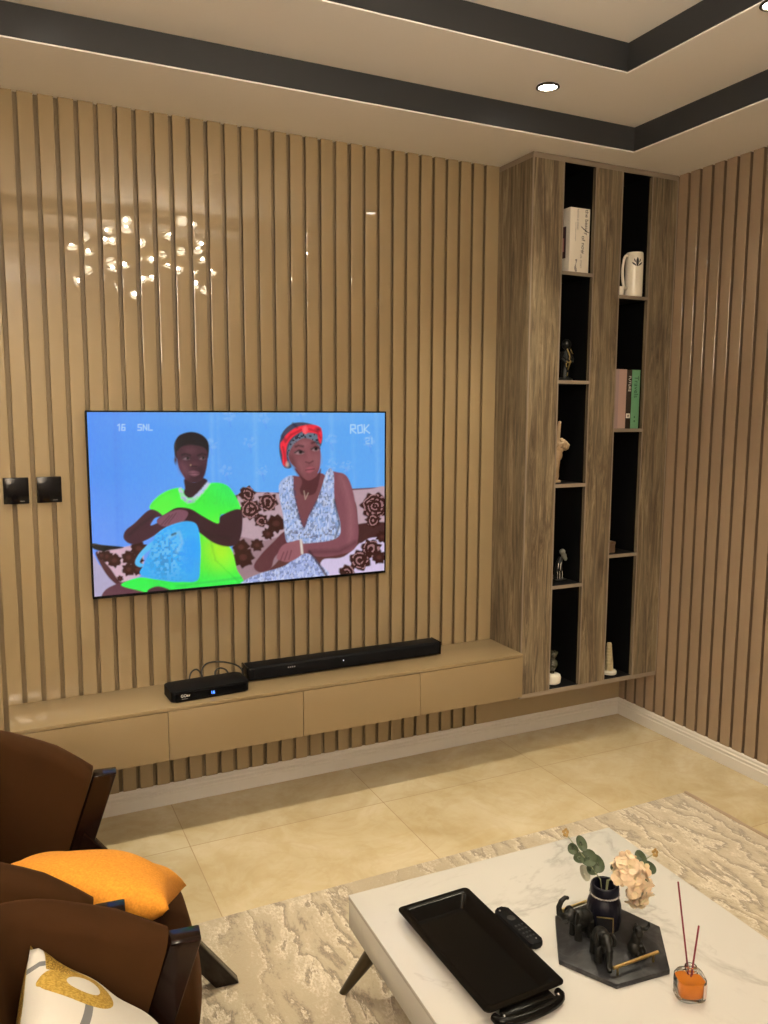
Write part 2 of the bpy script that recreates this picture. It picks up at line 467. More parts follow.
downlight(-2.80, -.638, Z1, 'unseen recessed downlight above the television, added for ceiling brightness', 165)  # out of view, added to lift the ceiling brightness
downlight(-3.55, -.75, Z1, 'unseen recessed downlight at the far left of the ceiling, added for brightness', 95)  # another unseen downlight, put in for more ceiling light

# ------------------------------------------------------------------ chandelier (above the frame; its reflection shows in the panelled wall)
BULBS = [(-2.506, -2.392, 2.671), (-2.444, -2.275, 2.727), (-2.401, -2.454, 2.653), (-2.431, -2.277, 2.521), (-2.508, -2.24, 2.445), (-2.269, -2.415, 2.806), (-2.247, -2.775, 2.806), (-2.214, -2.672, 2.791), (-2.239, -2.639, 2.643), (-2.285, -2.256, 2.529), (-2.178, -2.437, 2.586), (-2.179, -2.289, 2.849), (-2.196, -2.212, 2.775), (-2.12, -2.115, 2.685), (-2.121, -2.179, 2.585), (-1.982, -2.636, 2.679), (-2.029, -2.568, 2.532), (-1.988, -2.532, 2.53), (-2.209, -2.625, 2.472), (-2.167, -2.157, 2.37), (-1.938, -2.182, 2.75), (-1.938, -2.399, 2.676), (-1.9, -2.446, 2.609), (-1.812, -2.491, 2.599), (-1.787, -2.515, 2.731), (-1.887, -2.008, 2.822), (-1.718, -2.287, 2.744), (-1.714, -2.327, 2.705), (-1.762, -2.252, 2.854), (-1.813, -1.993, 2.504), (-1.779, -2.183, 2.466), (-1.646, -2.45, 2.471), (-1.607, -2.397, 2.577), (-1.704, -2.222, 2.621)]
hub = Vector((-2.07, -2.33, 2.665))
t = thing('chandelier', 'branching chandelier of swirled glass discs, seen glowing in the panelled wall above the television', 'chandelier', (hub.x, hub.y, Z2))
o0 = Vector((hub.x, hub.y, Z2))
mb = MB(); mb.lathe([(.062, -.001), (.062, -.03), (.05, -.036), (.012, -.037)], seg=32); mb.build('canopy', BRASSD, t)
mb = MB(); mb.tube([(0, 0, -.03), hub - o0], .007, 10); mb.build('rod', BRASSD, t)
mb = MB(); mb.ball(hub - o0, .03); mb.build('hub', GOLD, t)
LED = emis('led_bead', (1, .87, .66), 60)
DISC = mat('swirled_glass', (1, .95, .86), .12, Transmission_Weight=.8, IOR=1.45, Emission_Color=(1, .88, .68), Emission_Strength=2.2)
DISCR = mat('glowing_glass_ridge', (1, .95, .86), .12, Transmission_Weight=.6, IOR=1.45, Emission_Color=(1, .88, .68), Emission_Strength=15)
for i, b in enumerate(BULBS):
    b = Vector(b) - o0
    st = hub - o0
    mid = st.lerp(b, .55) + Vector((0, 0, .05 + .03 * math.sin(i * 1.7)))
    pts = [st * (1 - s) ** 2 + mid * 2 * s * (1 - s) + b * s * s for s in [k / 8 for k in range(9)]]
    mb = MB(); mb.tube(pts, .0028, 6); arm = mb.build('arm', GOLD, t)
    tilt = random.choice((15, 35, 70, 25))
    M = Tm(*b) @ Rm('Z', random.uniform(0, 360)) @ Rm('X', 90 - tilt)
    mb = MB(); R_ = random.uniform(.026, .037)
    pr = []
    for k in range(0, 13):
        r = R_ * (1 - k / 12.5); pr.append((max(r, .004), .0025 * math.cos(k * PI / 2) + .006 * (1 - r / R_) ** 2 + .0025))
    pr2 = [(r, z - .006) for r, z in pr][::-1]
    vsd = mb.lathe(pr + pr2, seg=24, M=M, closed=True)
    for fi, f in enumerate(mb.bm.faces): f.material_index = 1 if ((fi // 24) % 13) in (0, 1, 4, 5, 8) else 0
    disc = mb.build('glass_disc', [DISC, DISCR], t)
    mb = MB(); mb.ball(M @ Vector((0, 0, .018)), .0085, seg=10, rings=6); mb.build('led', LED, disc)
    ld = bpy.data.lights.new('led_glow', 'POINT'); ld.energy = 5.7; ld.color = (1, .90, .72); ld.shadow_soft_size = .0105
    lo = bpy.data.objects.new('led_glow', ld); link(lo, t); lo.location = M @ Vector((0, 0, .0185))
# invented uplighter behind the viewer, added unseen to brighten the ceiling
t = thing('added_fill_lamp', 'unseen bronze uplighter added behind the viewer to brighten the ceiling', 'added fill lamp', (-3.95, -4.42, 0))
mb = MB(); mb.lathe([(.14, 0), (.14, .015), (.03, .03)], seg=40); mb.build('base', BRASSD, t)
mb = MB(); mb.tube([(0, 0, .02), (0, 0, 1.75)], .012, 12); mb.build('pole', BRASSD, t)
mb = MB(); mb.lathe([(.03, 1.74), (.10, 1.78), (.17, 1.86), (.168, 1.862), (.098, 1.784), (.03, 1.745)], seg=40, closed=True); mb.build('fill_lamp_shade', BRASSD, t)
mb = MB(); mb.ball((0, 0, 1.80), .03); mb.build('bulb', emis('fill_lamp_bulb', (1, .87, .68), 30), t)
ld = bpy.data.lights.new('fill_lamp_light', 'SPOT'); ld.energy = 1500; ld.color = (1, .90, .76); ld.spot_size = math.radians(150); ld.spot_blend = 1; ld.shadow_soft_size = .05
lo = bpy.data.objects.new('fill_lamp_light', ld); link(lo, t); lo.location = (0, 0, 1.86); lo.rotation_euler = (PI, 0, 0)
# ------------------------------------------------------------------ television
tx0, tx1, tz0, tz1, ty = -2.709, -1.4556, .9181, 1.6412, -.06
t = thing('television', 'large flat wall-mounted television showing two seated women on a sofa', 'television', ((tx0 + tx1) / 2, 0, tz0))
TX = (tx0 + tx1) / 2
hw = (tx1 - tx0) / 2; hh = tz1 - tz0
mb = MB(); mb.box(-hw, hw, ty + .002, ty + .030, 0, hh, .003); mb.build('housing', BLACKM, t)
mb = MB(); mb.box(-.25, .25, ty + .0305, -.0005, .18, .52, .004); mb.build('wall_bracket', BLACKM, t)
mb = MB(); bz = .006
for a in ((-hw, hw, 0, .010), (-hw, hw, hh - bz, hh), (-hw, -hw + bz, .010, hh - bz), (hw - bz, hw, .010, hh - bz)):
    mb.box(a[0], a[1], ty, ty + .0019, a[2], a[3])
mb.build('bezel', BLACKG, t)

# the broadcast picture: painted on a fine mesh as per-vertex screen colours
NU, NV = 500, 288
uu, vv_ = np.meshgrid(np.linspace(0, 1, NU), np.linspace(0, 1, NV))
def homog(src, dst):
    A = []; B = []
    for (x, y), (u, v) in zip(src, dst):
        A += [[x, y, 1, 0, 0, 0, -u * x, -u * y], [0, 0, 0, x, y, 1, -v * x, -v * y]]; B += [u, v]
    h = np.linalg.solve(np.array(A, float), np.array(B, float)); return np.append(h, 1).reshape(3, 3)
Hm = homog([(0, 1), (1, 1), (1, 0), (0, 0)], [(86.2, 413.2), (386.0, 415.0), (385.5, 569.0), (93.6, 595.2)])
den = Hm[2, 0] * uu + Hm[2, 1] * vv_ + 1
PX = (Hm[0, 0] * uu + Hm[0, 1] * vv_ + Hm[0, 2]) / den; PY = (Hm[1, 0] * uu + Hm[1, 1] * vv_ + Hm[1, 2]) / den
FR = {'A': (84, 405, 5.053), 'B': (236, 405, 4.987), 'C': (84, 500, 5.053), 'D': (236, 490, 4.987), 'Z': (70, 400, 2.327)}
def cv(fr, pts):
    ox, oy, s = FR[fr]; return np.array([(ox + x / s, oy + y / s) for x, y in pts])
def s2l(c): c = np.array(c, float) / 255; return np.where(c < .04045, c / 12.92, ((c + .055) / 1.055) ** 2.4)
img = np.zeros((NV, NU, 3))
rng = np.random.default_rng(3)
def smooth_noise(nx, ny, seed):
    r = np.random.default_rng(seed).random((ny + 2, nx + 2))
    gx = uu * nx; gy = vv_ * ny; ix = gx.astype(int); iy = gy.astype(int); fx = gx - ix; fy = gy - iy
    fx = fx * fx * (3 - 2 * fx); fy = fy * fy * (3 - 2 * fy)
    return (r[iy, ix] * (1 - fx) + r[iy, ix + 1] * fx) * (1 - fy) + (r[iy + 1, ix] * (1 - fx) + r[iy + 1, ix + 1] * fx) * fy
def curve(p, n=6):
    q = []; N = len(p)
    for i in range(N):
        a, b, c, d = p[i - 1], p[i], p[(i + 1) % N], p[(i + 2) % N]
        for k in range(n):
            s = k / n
            q.append(.5 * (2 * b + (c - a) * s + (2 * a - 5 * b + 4 * c - d) * s * s + (3 * b - a - 3 * c + d) * s ** 3))
    return np.array(q)
def sd_poly(p):
    x, y = PX, PY; inside = np.zeros(x.shape, bool); dist = np.full(x.shape, 1e9)
    lo = p.min(0) - 4; hi = p.max(0) + 4
    sel = (x > lo[0]) & (x < hi[0]) & (y > lo[1]) & (y < hi[1])
    xs, ys = x[sel], y[sel]; ins = np.zeros(xs.shape, bool); ds = np.full(xs.shape, 1e9)
    for i in range(len(p)):
        (x1, y1), (x2, y2) = p[i], p[(i + 1) % len(p)]
        cond = ((y1 > ys) != (y2 > ys))
        if y1 != y2: ins ^= cond & (xs < (x2 - x1) * (ys - y1) / (y2 - y1) + x1)
        ex, ey = x2 - x1, y2 - y1; L2 = ex * ex + ey * ey + 1e-12
        tt = np.clip(((xs - x1) * ex + (ys - y1) * ey) / L2, 0, 1)
        ds = np.minimum(ds, np.hypot(xs - x1 - tt * ex, ys - y1 - tt * ey))
    out = np.full(x.shape, -1e3); out[sel] = np.where(ins, ds, -ds); return out
def put(mask, col):
    global img
    c = s2l(col) if not isinstance(col, np.ndarray) else col
    img = img * (1 - mask[..., None]) + c * mask[..., None]
def poly(fr, pts, col, soft=.7, smooth=True, alpha=1, mul=None):
    p = cv(fr, pts)
    if smooth: p = curve(p)
    m = np.clip(sd_poly(p) / soft * .5 + .5, 0, 1) * alpha
    if mul is not None: m = m * mul
    put(m, col); return m
def stroke(fr, pts, w, col, soft=.6, alpha=1, mul=None):
    p = cv(fr, pts); d = np.full(PX.shape, 1e9)
    for (x1, y1), (x2, y2) in zip(p[:-1], p[1:]):
        ex, ey = x2 - x1, y2 - y1; L2 = ex * ex + ey * ey + 1e-12
        tt = np.clip(((PX - x1) * ex + (PY - y1) * ey) / L2, 0, 1)
        d = np.minimum(d, np.hypot(PX - x1 - tt * ex, PY - y1 - tt * ey))
    m = np.clip((w / FR[fr][2] / 2 - d) / soft * .5 + .5, 0, 1) * alpha
    if mul is not None: m = m * mul
    put(m, col); return m
def blob(fr, x, y, rx, ry, col, soft=1.0, alpha=1, wob=0, lobes=7, ph=0, mul=None):
    c = cv(fr, [(x, y)])[0]; s = FR[fr][2]
    dx = (PX - c[0]) / (rx / s); dy = (PY - c[1]) / (ry / s); r = np.hypot(dx, dy); a = np.arctan2(dy, dx)
    r = r * (1 + wob * np.sin(lobes * a + ph) + wob * .5 * np.sin((lobes + 4) * a + 2 * ph))
    m = np.clip((1 - r) * min(rx, ry) / s / soft * .5 + .5, 0, 1) * alpha
    if mul is not None: m = m * mul
    put(m, col); return m
n_f = smooth_noise(150, 86, 1); n_m = smooth_noise(60, 34, 2); n_c = smooth_noise(14, 8, 5); n_x = smooth_noise(240, 60, 8)
# pale blue curtain
zx = (PX - 70) * 2.327; zy = (PY - 400) * 2.327
g = np.clip((zx - 40) / 400, 0, 1)[..., None]
bgc = s2l((70, 140, 240)) * (1 - g) + s2l((92, 164, 238)) * g
low = np.clip((zy - 180) / 200, 0, 1)[..., None] * (1 - g)
img = bgc * (1 - low * .55) + s2l((128, 160, 246)) * low * .55
top = np.clip((70 - zy) / 60, 0, 1)[..., None] * g
img = img * (1 - top * .3) + s2l((140, 196, 246)) * top * .3
for x_, w_, a_ in ((102, 5, .25), (112, 9, .12), (330, 8, .2), (345, 4, .15), (432, 10, .18), (520, 6, .15), (610, 8, .2), (660, 5, .12), (715, 7, .2)):
    stroke('Z', [(x_, 25), (x_ + 12, 460)], w_, (70, 125, 215) if x_ < 200 else (135, 195, 245), 2, a_ * 1.6)
for (x_, y_) in ((372, 40), (455, 45), (365, 165), (450, 165), (330, 105), (610, 95), (612, 150), (700, 100), (645, 155), (540, 30), (420, 100)):
    for k in range(5):
        a = k * 1.256 + x_; blob('Z', x_ + 9 * math.cos(a), y_ + 9 * math.sin(a), 6, 4, (140, 188, 243), 1, .45, mul=(n_f > .4) * 1.0)
    stroke('Z', [(x_, y_ + 8), (x_ + 4, y_ + 24)], 3, (80, 130, 220), 1, .4)
# sofa
FLW = (52, 20, 17); CREAM = (182, 154, 164)
poly('Z', [(385, 222), (420, 213), (470, 217), (500, 214), (600, 210), (680, 206), (745, 203), (745, 430), (380, 440)], (92, 52, 50), smooth=False)
poly('Z', [(392, 224), (432, 216), (492, 220), (502, 260), (498, 330), (440, 330), (400, 330)], CREAM)
poly('Z', [(640, 215), (700, 208), (742, 208), (742, 292), (700, 296), (676, 300), (668, 240)], CREAM)
poly('Z', [(590, 370), (640, 362), (690, 322), (742, 306), (742, 400), (600, 406)], (205, 190, 220))
poly('Z', [(385, 322), (450, 326), (500, 318), (486, 372), (440, 404), (394, 414)], (150, 120, 128))
poly('Z', [(660, 292), (742, 284), (742, 312), (700, 320), (676, 330)], (66, 34, 34))
def flower(fr, x, y, r, lines=False, seed=0):
    blob(fr, x, y, r, r * .92, FLW, .8, 1, .10, 6 + seed % 3, seed)
    if lines:
        rr = np.hypot((PX - cv(fr, [(x, y)])[0][0]), (PY - cv(fr, [(x, y)])[0][1])) * FR[fr][2]
        put(((rr < r * .9) & (np.sin(rr * .32 + 4 * n_m) > .35) & (n_f > .35)) * .7, (172, 128, 130))
    else:
        blob(fr, x, y, r * .35, r * .3, (88, 44, 40), 1, .7)
for (x, y, r, l, s_) in ((205, 165, 46, 0, 1), (165, 215, 30, 0, 2), (130, 150, 34, 1, 3), (165, 60, 48, 1, 4), (75, 95, 52, 1, 5), (60, 20, 40, 1, 6), (700, 80, 68, 1, 7), (680, 290, 50, 1, 8), (625, 345, 52, 1, 9), (720, 330, 34, 0, 10), (40, 330, 52, 0, 11), (30, 280, 40, 0, 12), (690, 150, 36, 1, 13), (735, 230, 30, 0, 14), (560, 405, 40, 1, 15), (110, 270, 32, 0, 16)):
    flower('D', x, y, r, l, s_)
# lower left: arm of the sofa and cushion
poly('Z', [(50, 352), (66, 380), (118, 422), (76, 460), (50, 460)], (172, 164, 196), smooth=False)
poly('C', [(55, 270), (80, 262), (140, 340), (190, 408), (170, 425), (110, 370)], (78, 40, 44))
poly('C', [(66, 262), (120, 246), (205, 232), (290, 225), (300, 330), (285, 375), (235, 395), (185, 410), (130, 340)], (204, 170, 186))
for (x, y, r, s_) in ((150, 300, 36, 1), (110, 280, 32, 2), (225, 285, 36, 3), (225, 345, 34, 4), (265, 300, 34, 5), (270, 345, 30, 6), (85, 275, 22, 7), (275, 240, 40, 8), (180, 390, 16, 9)):
    flower('C', x, y, r, False, s_)
poly('C', [(38, 215), (90, 222), (190, 232), (186, 240), (120, 250), (92, 256), (40, 240)], (10, 8, 12))
# woman in green
G0 = s2l((64, 238, 64)); G1 = s2l((168, 240, 40)); G2 = s2l((22, 226, 112))
wl = np.exp(-(((zx - 352) / 42) ** 2 + ((zy - 345) / 45) ** 2))[..., None]
wt = np.clip((zx - 300) / 80, 0, 1)[..., None] * np.clip((265 - zy) / 60, 0, 1)[..., None]
wb = np.clip((zy - 392) / 30, 0, 1)[..., None]
gl = np.exp(-(((zx - 215) / 40) ** 2 + ((zy - 250) / 40) ** 2))[..., None]
dress = G0 * (1 - wl) + G1 * wl
dress = dress * (1 - .6 * wt) + G2 * .6 * wt
dress = dress * (1 - .7 * wb) + s2l((40, 236, 84)) * .7 * wb
dress = dress * (1 - .5 * gl) + s2l((110, 246, 70)) * .5 * gl
dress = dress * (.88 + .22 * n_c[..., None])
poly('Z', [(72, 452), (84, 436), (110, 424), (140, 418), (175, 428), (190, 446), (150, 458), (80, 462)], (92, 50, 66))
poly('Z', [(185, 250), (205, 224), (235, 208), (262, 206), (280, 226), (310, 214), (325, 195), (358, 195), (380, 212), (399, 253), (372, 264), (352, 268), (352, 300), (366, 330), (380, 350), (390, 390), (404, 428), (320, 440), (250, 446), (195, 448), (160, 440), (118, 427), (160, 410), (230, 406), (232, 300), (212, 266)], dress)
stroke('Z', [(352, 266), (350, 300), (362, 330)], 3, (30, 150, 40), 1.2, .5)
stroke('Z', [(330, 330), (340, 370), (395, 420)], 3, (40, 170, 40), 1.5, .4)
stroke('Z', [(250, 430), (400, 410)], 3, (30, 170, 80), 1.5, .4)
poly('Z', [(180, 440), (205, 430), (235, 440), (225, 450), (190, 452)], (70, 40, 50))
poly('Z', [(187, 254), (150, 285), (128, 303), (125, 322), (146, 334), (182, 322), (222, 297), (240, 282), (225, 275), (205, 284), (188, 290), (198, 274), (216, 268)], (66, 33, 46))
stroke('Z', [(195, 268), (160, 292), (138, 312)], 6, (40, 18, 26), 2, .7)
poly('Z', [(354, 268), (398, 254), (403, 296), (393, 330), (370, 339), (335, 330), (295, 302), (264, 288), (236, 292), (214, 292), (203, 278), (226, 262), (250, 250), (282, 253), (312, 270), (346, 286)], (54, 25, 35))
poly('Z', [(203, 279), (228, 262), (256, 254), (276, 262), (262, 284), (236, 292), (214, 292)], (122, 76, 92))
for k in range(3): stroke('Z', [(212 + 9 * k, 290 - 2 * k), (232 + 8 * k, 268 - 3 * k)], 1.6, (70, 36, 46), .6, .8)
stroke('Z', [(372, 320), (330, 315), (290, 292)], 8, (38, 16, 22), 2, .6)
# cyan bag
bagc = s2l((52, 168, 240)) * (.85 + .3 * n_c[..., None])
poly('Z', [(194, 326), (170, 345), (154, 366), (152, 380), (164, 386), (172, 380), (162, 374), (176, 354), (200, 336)], (84, 186, 240))
bm_ = poly('Z', [(200, 312), (222, 296), (250, 285), (275, 281), (294, 287), (302, 308), (305, 345), (304, 380), (298, 416), (262, 420), (225, 418), (165, 404), (172, 380), (186, 350), (194, 326)], bagc)
sq = np.exp(-(((zx - 225) / 38) ** 2 + ((zy - 355) / 45) ** 2))
put(bm_ * np.clip(sq * 1.6, 0, 1) * (n_f > .55) * .45, (130, 204, 248))
put(bm_ * np.clip(sq * 1.6, 0, 1) * (n_f < .3) * .5, (60, 120, 190))
poly('Z', [(262, 330), (290, 320), (300, 350), (282, 400), (262, 380)], (40, 150, 245), 3, alpha=.6)
stroke('Z', [(232, 318), (255, 306), (262, 330), (250, 350)], 6, (130, 190, 220), 1.5, .7)
stroke('Z', [(238, 312), (246, 309)], 4, (40, 50, 70), 1, .9)
# head one
poly('A', [(458, 240), (458, 200), (476, 165), (506, 148), (548, 141), (592, 152), (622, 176), (635, 206), (634, 250), (626, 275), (600, 280), (500, 280), (466, 268)], (14, 12, 24))
poly('A', [(510, 375), (512, 420), (506, 445), (528, 468), (560, 462), (605, 420), (628, 385), (600, 370), (560, 392)], (46, 24, 34))
poly('A', [(470, 245), (474, 290), (484, 325), (504, 360), (522, 384), (558, 394), (595, 382), (614, 352), (626, 300), (628, 250), (612, 222), (580, 210), (535, 208), (498, 214), (478, 232)], (66, 36, 50))
poly('A', [(482, 300), (500, 290), (530, 318), (524, 362), (505, 350), (488, 325)], (108, 64, 78), 4, alpha=.75)
poly('A', [(515, 225), (545, 218), (565, 235), (545, 250), (520, 245)], (92, 54, 70), 4, alpha=.7)
poly('A', [(575, 310), (600, 320), (606, 350), (585, 372), (560, 378), (580, 345)], (42, 20, 32), 4, alpha=.7)
blob('A', 465, 280, 7, 18, (58, 30, 42), 1)
stroke('A', [(498, 256), (515, 250), (540, 258)], 6, (14, 8, 14), 1.2); stroke('A', [(580, 258), (602, 250), (620, 256)], 6, (14, 8, 14), 1.2)
blob('A', 519, 273, 15, 7, (140, 118, 130), 1, .75); blob('A', 601, 272, 13, 7, (140, 118, 130), 1, .75)
blob('A', 527, 272, 7, 8, (8, 5, 8), .8); blob('A', 606, 271, 7, 8, (8, 5, 8), .8)
stroke('A', [(500, 272), (518, 264), (540, 272)], 4, (10, 6, 10), .9); stroke('A', [(586, 270), (602, 263), (618, 270)], 4, (10, 6, 10), .9)
blob('A', 560, 302, 22, 10, (84, 46, 60), 2); blob('A', 542, 306, 3, 3, (190, 160, 130), .8, .7); stroke('A', [(548, 312), (572, 312)], 4, (30, 14, 20), 1)
poly('A', [(532, 345), (556, 337), (584, 347), (560, 358)], (142, 92, 108), 1.5); stroke('A', [(532, 346), (584, 347)], 3, (40, 16, 26), .8)
stroke('A', [(490, 428), (502, 465), (528, 482), (556, 478), (596, 440), (630, 398)], 20, (188, 196, 216), 1, 1, mul=.55 + .45 * (n_f > .45))
stroke('A', [(500, 470), (528, 490), (558, 484)], 14, (150, 158, 190), 1, .8, mul=.4 + .6 * (n_f > .5))
# woman two: skin of chest and arms
SK = (126, 74, 84)
poly('Z', [(502, 305), (512, 330), (480, 362), (470, 388), (445, 398), (430, 384), (448, 356), (478, 326)], (92, 48, 54))
poly('Z', [(515, 185), (540, 178), (590, 172), (600, 200), (580, 250), (548, 300), (530, 260)], (116, 66, 72))
poly('Z', [(598, 172), (628, 170), (648, 180), (662, 215), (672, 275), (674, 315), (664, 345), (636, 356), (590, 362), (542, 353), (540, 325), (600, 326), (626, 318), (632, 290), (616, 230)], SK)
poly('Z', [(630, 180), (645, 190), (662, 250), (662, 320), (650, 330), (648, 250)], (152, 96, 104), 3, alpha=.6)
stroke('Z', [(560, 352), (630, 350), (666, 330)], 8, (70, 34, 42), 2.5, .6)
dm = poly('Z', [(492, 192), (520, 178), (524, 220), (545, 295), (560, 268), (582, 225), (602, 165), (616, 172), (618, 230), (632, 290), (622, 320), (560, 331), (518, 330), (505, 322), (498, 265), (490, 225)], (162, 178, 218))
put(dm * (n_f > .62) * .5, (70, 78, 110)); put(dm * (n_m > .62) * .35, (120, 160, 220)); put(dm * (n_x > .62) * .45, (216, 222, 240))
stroke('Z', [(524, 200), (530, 250), (546, 300), (560, 268), (588, 215)], 5, (60, 60, 90), 1, .7, mul=(n_f > .35) * 1.0)
stroke('D', [(270, 200), (330, 218), (420, 232), (500, 190)], 16, (90, 86, 110), 1.2, .7, mul=(n_f > .42) * 1.0)
stroke('Z', [(618, 232), (630, 290), (620, 318)], 4, (30, 25, 40), 1, .8)
dm = poly('Z', [(406, 418), (440, 402), (500, 384), (530, 362), (560, 356), (584, 380), (602, 406), (500, 420), (408, 424)], (158, 172, 218))
put(dm * (n_f > .58) * .5, (84, 92, 140)); put(dm * (n_x > .62) * .45, (216, 222, 240))
stroke('Z', [(560, 350), (584, 382), (600, 406)], 5, (60, 36, 46), 1, .9)
poly('Z', [(488, 350), (498, 336), (518, 328), (542, 325), (545, 352), (530, 366), (512, 374), (496, 372), (484, 366)], (146, 90, 98))
for k in range(3): stroke('Z', [(492 + 10 * k, 372 - 2 * k), (500 + 9 * k, 352 - 2 * k)], 2, (84, 44, 52), .7, .8)
stroke('Z', [(540, 324), (543, 354)], 5, (216, 206, 196), .8)
# neck, face, headscarf two
poly('B', [(300, 320), (335, 380), (325, 425), (340, 450), (400, 440), (425, 360), (428, 320), (395, 365)], (84, 42, 46))
poly('B', [(224, 250), (222, 195), (240, 140), (280, 104), (325, 94), (380, 102), (425, 124), (438, 172), (425, 215), (400, 190), (320, 178), (275, 218), (266, 262), (282, 310), (262, 320), (240, 305)], (64, 64, 86))
hm = poly('B', [(224, 250), (222, 195), (240, 140), (280, 104), (325, 94), (380, 102), (425, 124), (438, 172), (425, 215), (400, 190), (320, 178), (275, 218), (266, 262), (282, 310), (262, 320), (240, 305)], (64, 64, 86), alpha=0.01)
poly('B', [(266, 258), (275, 216), (318, 180), (372, 164), (412, 190), (427, 230), (428, 280), (420, 330), (396, 366), (364, 378), (330, 354), (300, 314), (278, 292)], (124, 70, 76))
hm = np.clip(sd_poly(curve(cv('B', [(262, 262), (268, 215), (300, 165), (350, 140), (400, 150), (428, 185), (420, 210), (390, 182), (340, 172), (300, 196), (278, 226)]))) / .7 * .5 + .5, 0, 1)
put(hm, (96, 112, 128)); put(hm * (n_f > .55), (40, 46, 60))
poly('B', [(300, 205), (340, 186), (372, 190), (360, 215), (318, 226)], (156, 98, 104), 4, alpha=.7)
poly('B', [(310, 285), (340, 280), (350, 320), (330, 340)], (150, 92, 98), 5, alpha=.6); poly('B', [(392, 265), (415, 255), (420, 290), (402, 310)], (158, 100, 106), 5, alpha=.6)
poly('B', [(276, 262), (292, 270), (310, 318), (332, 352), (318, 345), (290, 310)], (78, 40, 46), 3, alpha=.7)
stroke('B', [(303, 213), (318, 208), (340, 212)], 7, (40, 20, 26), 1.4); stroke('B', [(385, 196), (402, 190), (418, 196)], 6, (40, 20, 26), 1.4)
blob('B', 322, 242, 20, 8, (176, 150, 156), 1, .7); blob('B', 402, 226, 16, 8, (176, 150, 156), 1, .7)
blob('B', 328, 240, 10, 9, (12, 8, 10), .8); blob('B', 405, 224, 9, 9, (12, 8, 10), .8)
stroke('B', [(300, 242), (320, 230), (344, 240)], 7, (16, 8, 12), 1); stroke('B', [(382, 226), (402, 214), (422, 222)], 7, (16, 8, 12), 1)
poly('B', [(358, 222), (374, 235), (390, 275), (372, 292), (352, 286), (362, 260)], (144, 86, 92), 2.5, alpha=.8); stroke('B', [(354, 288), (372, 294), (390, 284)], 4, (70, 34, 40), 1)
poly('B', [(352, 328), (372, 314), (396, 318), (392, 330), (370, 340)], (168, 88, 100), 1.3); stroke('B', [(354, 328), (376, 325), (396, 322)], 4, (60, 18, 28), .9)
RED = (232, 44, 62)
poly('B', [(226, 205), (236, 250), (240, 300), (262, 305), (256, 255), (262, 205), (285, 170), (330, 140), (362, 128), (352, 112), (310, 118), (262, 150), (240, 180)], RED)
poly('B', [(330, 118), (356, 108), (400, 108), (430, 124), (436, 165), (428, 198), (416, 176), (410, 152), (372, 145), (350, 150), (336, 138)], RED)
poly('B', [(340, 122), (354, 112), (362, 130), (354, 150), (342, 142)], (255, 96, 104), 1.2)
stroke('B', [(252, 190), (280, 155), (330, 132)], 6, (150, 16, 34), 1.2, .8); stroke('B', [(372, 128), (410, 140), (428, 170)], 5, (150, 16, 34), 1.2, .8)
stroke('B', [(240, 215), (250, 260), (252, 300)], 5, (150, 16, 34), 1.2, .8)
blob('B', 416, 130, 12, 10, (50, 24, 44), 1.5, .8); blob('B', 262, 300, 8, 12, (190, 170, 160), 1.2, .8)
stroke('B', [(290, 100), (310, 118)], 8, (30, 28, 40), 1.5, .8); stroke('B', [(235, 160), (250, 180)], 9, (36, 38, 52), 1.5, .7)
stroke('B', [(345, 430), (352, 470), (366, 440)], 3, (210, 190, 170), .8, .6)
# channel marks
LT = (190, 224, 252)
def glyphs(fr, segs, w, col, alpha): 
    for s_ in segs: stroke(fr, s_, w, col, .5, alpha)
glyphs('A', [[(170, 108), (178, 102), (178, 134)], [(206, 104), (192, 104), (190, 132), (206, 132), (206, 118), (191, 118)]], 5, LT, .75)
glyphs('A', [[(292, 104), (274, 104), (274, 118), (290, 118), (290, 132), (272, 132)], [(300, 133), (300, 104), (318, 132), (318, 104)], [(328, 104), (328, 132), (346, 132)]], 5, LT, .75)
glyphs('B', [[(578, 148), (578, 108), (600, 108), (602, 126), (580, 128), (604, 148)], [(614, 112), (634, 108), (638, 144), (616, 148), (613, 112)], [(646, 108), (646, 148)], [(668, 108), (648, 130), (672, 148)]], 6, LT, .7)
glyphs('B', [[(654, 172), (670, 172), (670, 184), (654, 188), (656, 198), (672, 198)], [(684, 170), (684, 200)]], 4, LT, .5)
img = np.clip(img * (.96 + .08 * n_x[..., None]), 0, 1)
x0, x1, z0, z1 = -hw + bz, hw - bz, .010, hh - bz
verts = np.stack([x0 + uu * (x1 - x0), np.full_like(uu, ty + .0012), z0 + vv_ * (z1 - z0)], -1).reshape(-1, 3)
idx = np.arange(NU * NV).reshape(NV, NU)
faces = np.stack([idx[:-1, :-1], idx[:-1, 1:], idx[1:, 1:], idx[1:, :-1]], -1).reshape(-1, 4)
me = bpy.data.meshes.new('screen'); me.vertices.add(len(verts)); me.vertices.foreach_set('co', verts.ravel())
me.loops.add(faces.size); me.loops.foreach_set('vertex_index', faces.ravel().astype(np.int32)); me.polygons.add(len(faces))
me.polygons.foreach_set('loop_start', np.arange(0, faces.size, 4, dtype=np.int32)); me.update(); me.validate()
at_ = me.attributes.new('picture', 'FLOAT_COLOR', 'POINT')
at_.data.foreach_set('color', np.concatenate([img.reshape(-1, 3), np.ones((NU * NV, 1))], 1).astype(np.float32).ravel())
SCR = mat('lit_screen', (.005, .005, .006), .25); q = NB(SCR)
an = q.n('ShaderNodeAttribute'); an.attribute_name = 'picture'
q.l(an.outputs['Color'], q.b.inputs['Emission Color']); q.b.inputs['Emission Strength'].default_value = 1.2
me.materials.append(SCR)
link(bpy.data.objects.new('screen', me), t)

